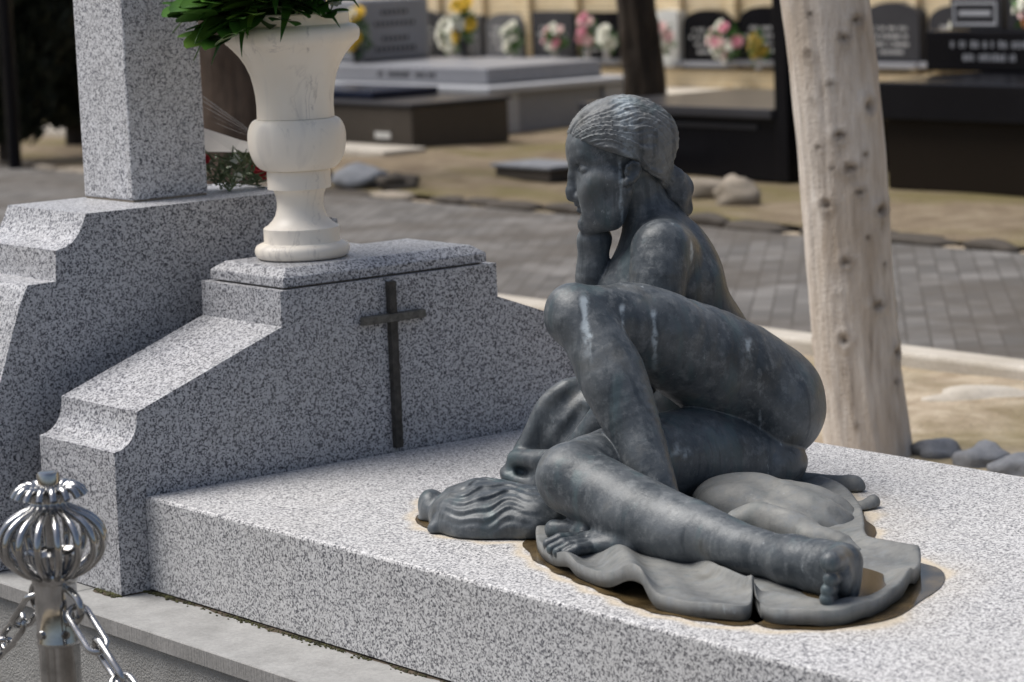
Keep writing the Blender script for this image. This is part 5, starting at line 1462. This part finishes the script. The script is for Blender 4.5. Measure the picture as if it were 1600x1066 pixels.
# ------------------------------------------------------------------ dark conifer at the left edge
def conifer(name, label, base, rad, hgt, n_leaf, seed):
    rr = random.Random(seed)
    e = empty(name, base)
    tag(e, label, 'tree', 'dark conifers at the left')
    bm = bmesh.new()
    tube(bm, [(0, 0, -0.05), (0.02, 0, hgt * .4), (0, 0, hgt * .9)], [0.09, 0.07, 0.02], 10)
    obj('trunk', bm, simple(name + '_bark', (0.03, 0.022, 0.016), 0.9), e, smooth=True)
    bm = bmesh.new()
    for _ in range(n_leaf):
        z = hgt * rr.random() ** 0.9
        R0 = rad * (0.35 + 0.65 * min(1, z / (0.25 * hgt))) * (1 - 0.75 * (z / hgt) ** 2.5)
        a = rr.uniform(0, 6.283)
        lump = 0.78 + 0.22 * math.sin(a * 5 + z * 6) * math.sin(z * 9 + a)
        r_ = R0 * lump * math.sqrt(rr.uniform(0.1, 1.0))
        p = Vector((r_ * math.cos(a), r_ * math.sin(a), z + 0.12))
        t = Vector((math.cos(a) * .5, math.sin(a) * .5, 1.0)) + Vector((rr.gauss(0, .4), rr.gauss(0, .4), rr.gauss(0, .2)))
        t.normalize()
        s = t.orthogonal().normalized()
        s = (Matrix.Rotation(rr.uniform(0, 6.28), 3, t) @ s) * rr.uniform(.02, .045)
        ln = rr.uniform(.10, .22)
        bm.faces.new([bm.verts.new(p - s), bm.verts.new(p + t * ln * .6 - s * .8), bm.verts.new(p + t * ln), bm.verts.new(p + t * ln * .6 + s * .8)])
    obj('crown', bm, leaf_mat(name + '_needles', (0.006, 0.010, 0.006), (0.020, 0.026, 0.013), 0.8), e)
conifer('dark_conifer', 'near-black conifer cut off by the left edge of the picture', (-14.45, 7.35, GZ), 0.66, 3.4, 14000, 1)
conifer('dark_conifer', 'second dark conifer close beside the first, its foliage reaching the stele', (-15.35, 8.45, GZ), 0.60, 3.2, 11000, 2)
bm = bmesh.new()
tube(bm, [(0, 0, -0.02), (0, 0, 3.2)], 0.05, 16)
lp = obj('lamp_column', bm, M_BLACK, None, (-13.6, 6.95, GZ), smooth=True)
tag(lp, 'thin black column in front of the conifer at the left edge', 'column')

# ------------------------------------------------------------------ rocks
def rock(name, label, loc, r, seed, mat, rz=0.0, group='rocks around the sandy bed'):
    bm = bmesh.new()
    blob(bm, (0, 0, 0), r, 3, 0.45, 1.5, seed)
    for v in bm.verts:
        v.co += Vector((1, 1, 1)) * 0.03 * r[2] * mnoise.noise(v.co * 14)
    o = obj(name, bm, mat, None, loc, smooth='all')
    o.rotation_euler = (0, 0, rz)
    tag(o, label, 'rock', group)
rock('edging_rock', 'flat grey rock nearest the pale tree, beyond the slab edge', (-0.60, 3.09, GZ + 0.01), (0.075, 0.06, 0.045), 1, M_ROCK, .7)
rock('edging_rock', 'largest flat grey rock, middle of the row beyond the slab edge', (-0.43, 3.09, GZ + 0.01), (0.090, 0.065, 0.05), 2.2, M_ROCK, .6)
rock('edging_rock', 'grey rock at the right picture edge beyond the slab', (-0.25, 3.07, GZ + 0.01), (0.085, 0.06, 0.045), 4.7, M_ROCK, .9)
rock('flat_rock', 'long pale flat stone half sunk in the sand by the path kerb', (-1.20, 3.93, GZ + 0.0), (0.19, 0.085, 0.035), 6.1, M_KERB, .75)
rock('boulder', 'brown boulder between the dark tree and the path, right of the statue head', (-6.75, 7.95, GZ + 0.05), (0.14, 0.12, 0.11), 8.3, M_ROCK_WARM, .4)
rock('boulder', 'long low stone behind the knot of the statue hair', (-7.35, 8.15, GZ + 0.03), (0.30, 0.12, 0.075), 9.9, M_ROCK_WARM, .5)
rock('boulder', 'dark broken stone beside the urn at the far path edge', (-9.78, 7.42, GZ + 0.05), (0.20, 0.14, 0.10), 12.4, M_ROCK, .3)
rock('boulder', 'smaller dark stone right of the broken stone near the urn', (-9.42, 7.46, GZ + 0.04), (0.13, 0.10, 0.07), 14.1, M_BROWNSTONE, .9)

# ------------------------------------------------------------------ graves in the background
def part_box(name, e, lo, hi, mat, bevel=0.012, parent=None):
    bm = bmesh.new()
    box(bm, lo, hi, bevel)
    o = obj(name, bm, mat, parent or e)
    if parent is None:
        o.location = -Vector(e.location)
    return o
def lettering(e, x0, x1, rows, y, mat=None, seed=0, parent=None, ht=0.035):
    """worn rows of letters, too blurred to read in the picture: short strokes on the stone face"""
    rr = random.Random(seed)
    bm = bmesh.new()
    for z, w in rows:
        c = (x0 + x1) / 2
        x = c - w / 2
        while x < c + w / 2:
            lw = rr.uniform(.012, .028)
            if rr.random() > 0.16:
                box(bm, (x, y - 0.0025, z - ht / 2), (x + lw, y + 0.002, z + ht / 2 * rr.uniform(.7, 1)))
            x += lw + .012
    o = obj('inscription', bm, mat or M_LETTER, parent or e, kind='stuff')
    if parent is None:
        o.location = -Vector(e.location)
def arch(bm, x0, x1, z0, z1, rise, y0, y1):
    c, hw = (x0 + x1) / 2, (x1 - x0) / 2
    pr = [(x0, z0), (x1, z0)] + [(c + hw * math.cos(t), z1 - rise + rise * math.sin(t)) for t in np.linspace(0, math.pi, 15)]
    prism(bm, pr, y0, y1, 1, 0.006)

# wall of niches, its bays divided by pilasters
wall = empty('brick_wall', (-16, 15.2, GZ))
tag(wall, 'long yellow brick wall holding the niche plaques, far at the back', 'wall')
part_box('wall_face', wall, (-40, 15.2, GZ), (8, 15.7, 4.0), M_BRICK, 0)
part_box('plinth_course', wall, (-40, 15.06, GZ), (8, 15.197, -0.235), M_BRICK, 0.01)
x = -27.2
while x < -4:
    part_box('pilaster', wall, (x, 15.13, -0.232), (x + 0.11, 15.198, 1.5), M_BRICK, 0.008)
    x += 0.785
plaq = [(-22.1, -21.5, -.15, .33, 0, 'b'), (-21.35, -20.75, -.15, .30, .1, 'd'), (-20.5, -19.9, -.15, .33, 0, 'w'), (-19.75, -19.15, -.15, .34, .08, 'd'), (-18.99, -18.45, -.15, .29, 0, 'g'), (-18.34, -17.73, -.14, .31, .13, 'g'), (-17.56, -16.89, -.13, .33, 0, 'd'), (-16.79, -16.13, -.14, .32, 0, 'b'),
        (-15.66, -15.30, -.16, .34, .02, 'w'), (-15.22, -14.52, -.15, .34, .14, 'b'), (-14.42, -13.76, -.13, .37, .13, 'b'), (-13.6, -12.95, -.13, .36, 0, 'd'), (-12.78, -12.10, -.13, .40, .14, 'd'), (-11.98, -11.36, -.12, .37, .14, 'd'), (-11.2, -10.6, -.12, .37, 0, 'b'), (-10.4, -9.8, -.12, .37, .1, 'g')]
plab = {0: 'black plaque at the far left of the brick wall', 1: 'dark arched plaque second from the left on the brick wall', 2: 'white plaque behind the urn on the brick wall', 3: 'dark arched plaque right of the white one behind the urn', 4: 'grey square plaque behind the white flowers, left of an arched one', 5: 'grey arched plaque with white lilies at its right', 6: 'dark square plaque behind the small pink bouquet',
        7: 'black square plaque left of the dark tree trunk', 8: 'narrow white plaque right of the dark tree trunk', 9: 'black arched plaque right of the narrow white one', 10: 'black arched plaque beside the black post', 11: 'dark square plaque hidden behind the pale tree', 12: 'dark arched plaque just right of the pale tree', 13: 'dark arched plaque with rows of white lettering', 14: 'black square plaque behind the black cross shaft', 15: 'grey arched plaque at the far right'}
PM = {'b': M_BLACK, 'd': M_DARK, 'g': stone('grey_plaque', (0.11, 0.11, 0.115), .4), 'w': M_WHITESTONE}
for q, (x0, x1, z0, z1, rise, mt) in enumerate(plaq):
    e = empty('niche_plaque', ((x0 + x1) / 2, 15.19, z0))
    tag(e, plab[q], 'plaque', 'memorial plaques on the brick wall')
    bm = bmesh.new()
    if rise:
        arch(bm, x0, x1, z0, z1, rise, 15.08, 15.195)
    else:
        box(bm, (x0, 15.08, z0), (x1, 15.195, z1), 0.006)
    obj('stone_plate', bm, PM[mt], e, -Vector(e.location))
    bm = bmesh.new()
    box(bm, (x0 - .04, 14.98, z0 - 0.05), (x1 + .04, 15.19, z0 - 0.004), 0.006)
    obj('sill', bm, M_MIDGREY if mt != 'w' else M_WHITESTONE, e, -Vector(e.location))
    w = x1 - x0
    lettering(e, x0, x1, [(z0 + .30, w * .55), (z0 + .23, w * .7), (z0 + .16, w * .6), (z0 + .09, w * .4)], 15.079, None if mt != 'w' else M_DARK, q)
def fl(x, z, label, cols, n, r=.055, spread=(.14, .08, .13), y=14.93, pot=None, seed=0, lean=0, pot_h=.1):
    bouquet('flower_bouquet', label, (x, y, z), cols, n, r, spread, pot, pot_h, seed, lean)
fl(-19.35, -.15, 'tall bouquet of yellow and white sunflowers behind the grey tomb', ['yellow', 'yellow', 'white', 'yellow'], 12, .085, (.14, .08, .19), 14.9, None, 1, 0, .08)
fl(-18.72, -.15, 'dense white bouquet left of the grey arched plaque', ['white'], 16, .065, (.17, .09, .15), 14.9, None, 2)
fl(-17.72, -.13, 'white lilies right of the grey arched plaque', ['white'], 9, .065, (.10, .08, .13), 14.9, None, 3, .35)
fl(-16.98, -.13, 'small pink and white bouquet before the dark square plaque', ['rose', 'white', 'pink'], 8, .05, (.13, .07, .11), 14.9, None, 4)
fl(-16.46, -.13, 'tall pink bouquet before the black square plaque', ['rose', 'pink', 'pink'], 11, .055, (.09, .07, .16), 14.9, None, 5)
fl(-16.16, -.13, 'white flowers close to the left side of the dark tree', ['white'], 6, .07, (.08, .07, .10), 14.9, None, 6)
fl(-15.38, -.15, 'white and red bouquet right of the dark tree', ['white', 'white', 'red', 'rose', 'white'], 13, .065, (.17, .09, .15), 14.9, M_POTW, 7)
fl(-14.45, -.16, 'pink and cream bouquet between two black arched plaques', ['white', 'pink', 'rose', 'white'], 15, .06, (.20, .10, .14), 14.9, M_POTW, 8, .2)
fl(-13.92, -.20, 'small ochre bouquet beside the black post', ['ochre'], 8, .05, (.08, .06, .13), 14.85, None, 9)

# grey two-tier family tomb with its headstone
t = empty('grey_tomb', (-13.6, 11.4, GZ))
tag(t, 'large two-tier grey granite tomb with corner blocks behind the statue', 'tomb')
for x0, x1, y0, y1 in ((-12.85, -12.57, 10.67, 10.95), (-15.6, -15.32, 10.67, 10.95), (-12.85, -12.57, 11.85, 12.13), (-15.6, -15.32, 11.85, 12.13)):
    part_box('corner_block', t, (x0, y0, GZ), (x1, y1, -0.125), M_LIGHTGREY, .01)
part_box('side_panel', t, (-15.31, 10.70, GZ), (-12.86, 12.10, -0.127), M_MIDGREY, .006)
part_box('end_panel', t, (-12.855, 10.96, GZ), (-12.60, 11.84, -0.127), M_MIDGREY, .004)
part_box('ledge_slab', t, (-15.66, 10.61, -0.122), (-12.52, 12.19, -0.065), M_LIGHTGREY, .012)
u_ = part_box('upper_slab', t, (-15.50, 10.80, -0.062), (-12.78, 12.00, 0.075), M_MIDGREY, .012)
lettering(t, -14.6, -13.2, [(0.01, .8)], 10.799, M_DARK, 40, None, .04)
hst = part_box('headstone', t, (-15.45, 11.10, 0.078), (-14.95, 11.85, 0.62), M_MIDGREY, .03)
bm = bmesh.new()
for q, (z, w) in enumerate(((.50, .3), (.40, .45), (.27, .3), (.18, .45))):
    yy = 11.475 - w / 2
    while yy < 11.475 + w / 2:
        box(bm, (-14.952, yy, z - .02), (-14.9475, yy + .03, z + .02))
        yy += .05
obj('inscription', bm, M_DARK, t, -Vector(t.location), kind='stuff')
bouquet('flower_bouquet', 'yellow and white sunflowers on the grey tomb, left of its headstone', (-14.92, 11.02, .08), ['yellow', 'white', 'yellow'], 13, .075, (.13, .10, .17), M_DARK, .13, 21)
bouquet('flower_bouquet', 'yellow sunflowers on the grey tomb, right of its headstone', (-14.55, 11.92, .08), ['yellow', 'yellow', 'white'], 9, .075, (.12, .08, .18), M_DARK, .15, 22)

# white leaning stone and black slab at the left of that tomb
t = empty('white_gravestone', (-16.4, 11.6, GZ))
tag(t, 'small white gravestone left of the grey tomb beside the urn', 'gravestone')
part_box('base', t, (-16.7, 11.3, GZ), (-16.0, 11.9, 0.0), M_LIGHTGREY)
bm = bmesh.new()
prism(bm, [(11.35, .003), (11.85, .003), (11.80, .45), (11.70, .55), (11.5, .55), (11.40, .45)], -16.5, -16.25, 0, .01)
obj('stone', bm, M_WHITESTONE, t, -Vector(t.location))
t = empty('black_headstone', (-17.4, 11.8, GZ))
tag(t, 'black headstone directly behind the flared top of the urn', 'headstone')
part_box('base', t, (-17.8, 11.4, GZ), (-17.0, 12.4, -0.1), M_DARK)
part_box('stone', t, (-17.5, 11.5, -0.097), (-17.25, 12.3, 0.95), M_BLACK)

# low brown grave with navy slab
t = empty('brown_grave', (-12.6, 9.9, GZ))
tag(t, 'low dark brown stone grave with a navy slab, right of the urn', 'grave')
part_box('surround', t, (-14.2, 9.42, GZ), (-11.94, 10.35, -0.125), M_BROWNSTONE, .015)
part_box('rim', t, (-14.22, 9.40, -0.123), (-11.92, 10.37, -0.095), M_DARK, .01)
part_box('slab', t, (-14.0, 9.60, -0.092), (-12.7, 10.25, -0.03), M_NAVY, .012)
part_box('name_plate', t, (-12.42, 9.412, -0.37), (-12.22, 9.4185, -0.32), M_WHITESTONE, .001)

# flat marker on the verge
t = empty('flat_marker', (-9.1, 8.35, GZ))
tag(t, 'low flat dark stone marker on the grass left of the statue face', 'marker')
part_box('stone', t, (-9.42, 8.25, GZ), (-8.85, 8.60, -0.37), M_BROWNSTONE, .01)
part_box('cap', t, (-9.45, 8.23, -0.368), (-8.82, 8.62, -0.345), M_ROCK, .006)

# black tomb with a post behind the statue head
t = empty('black_tomb', (-8.5, 9.6, GZ))
tag(t, 'low black stone tomb behind the head of the statue', 'tomb')
part_box('front_panel', t, (-9.33, 9.03, GZ), (-7.54, 9.10, -0.06), M_BLACK, .004)
part_box('body_block', t, (-9.31, 9.102, GZ), (-7.64, 10.3, -0.062), M_BLACK, .004)
part_box('cover_slab', t, (-9.42, 8.97, -0.058), (-7.537, 10.4, 0.005), M_DARK, .01)
part_box('corner_post', t, (-7.535, 9.0, GZ), (-7.42, 9.12, 1.6), M_BLACK, .008)
part_box('rail', t, (-9.2, 9.018, -0.13), (-7.72, 9.0285, -0.10), M_DARK, .002)

# black tomb at the right with headstone block, cross shaft and flowers
t = empty('black_granite_tomb', (-5.3, 9.8, GZ))
tag(t, 'polished black granite tomb with dark brown sides at the right edge', 'tomb')
M_DBROWN = stone('dark_brown_side', (0.014, 0.010, 0.007), .5)
part_box('side', t, (-6.62, 9.05, GZ), (-3.2, 10.6, -0.035), M_DBROWN, .006)
part_box('cover_slab', t, (-6.70, 8.97, -0.033), (-3.1, 10.7, 0.19), M_BLACK, .012)
part_box('headstone_block', t, (-7.10, 9.90, 0.193), (-6.05, 10.3, 0.44), M_BLACK, .012)
lettering(t, -7.05, -6.1, [(0.36, .62), (0.28, .42)], 9.899, M_MIDGREY, 77, None, .045)
part_box('framed_plate', t, (-6.98, 10.0, 0.445), (-6.56, 10.06, 0.64), M_DARK, .006)
bm = bmesh.new()
for lo_, hi_ in (((-6.95, 9.992, .60), (-6.59, 9.999, .615)), ((-6.95, 9.992, .47), (-6.59, 9.999, .485)), ((-6.95, 9.992, .487), (-6.935, 9.999, .598)), ((-6.605, 9.992, .487), (-6.59, 9.999, .598)), ((-6.90, 9.992, .53), (-6.64, 9.999, .56))):
    box(bm, lo_, hi_)
obj('frame_line', bm, M_LIGHTGREY, t, -Vector(t.location))
part_box('tablet', t, (-7.15, 10.35, 0.193), (-6.50, 10.45, 1.0), M_DARK, .01)
part_box('cross_shaft', t, (-5.92, 10.1, 0.193), (-5.62, 10.35, 1.9), M_DARK, .015)
part_box('vase_block', t, (-5.45, 10.0, 0.193), (-5.0, 10.4, 0.44), M_MIDGREY, .015)
bouquet('flower_bouquet', 'pink, white and orange bouquet on the black tomb block', (-6.30, 10.05, .44), ['rose', 'white', 'orange', 'white', 'rose'], 13, .055, (.17, .08, .085), M_DARK, .04, 31)
fl(-11.45, -.05, 'white flowers left of the black cross shaft', ['white'], 6, .07, (.08, .07, .14), 14.9, None, 33, .2)
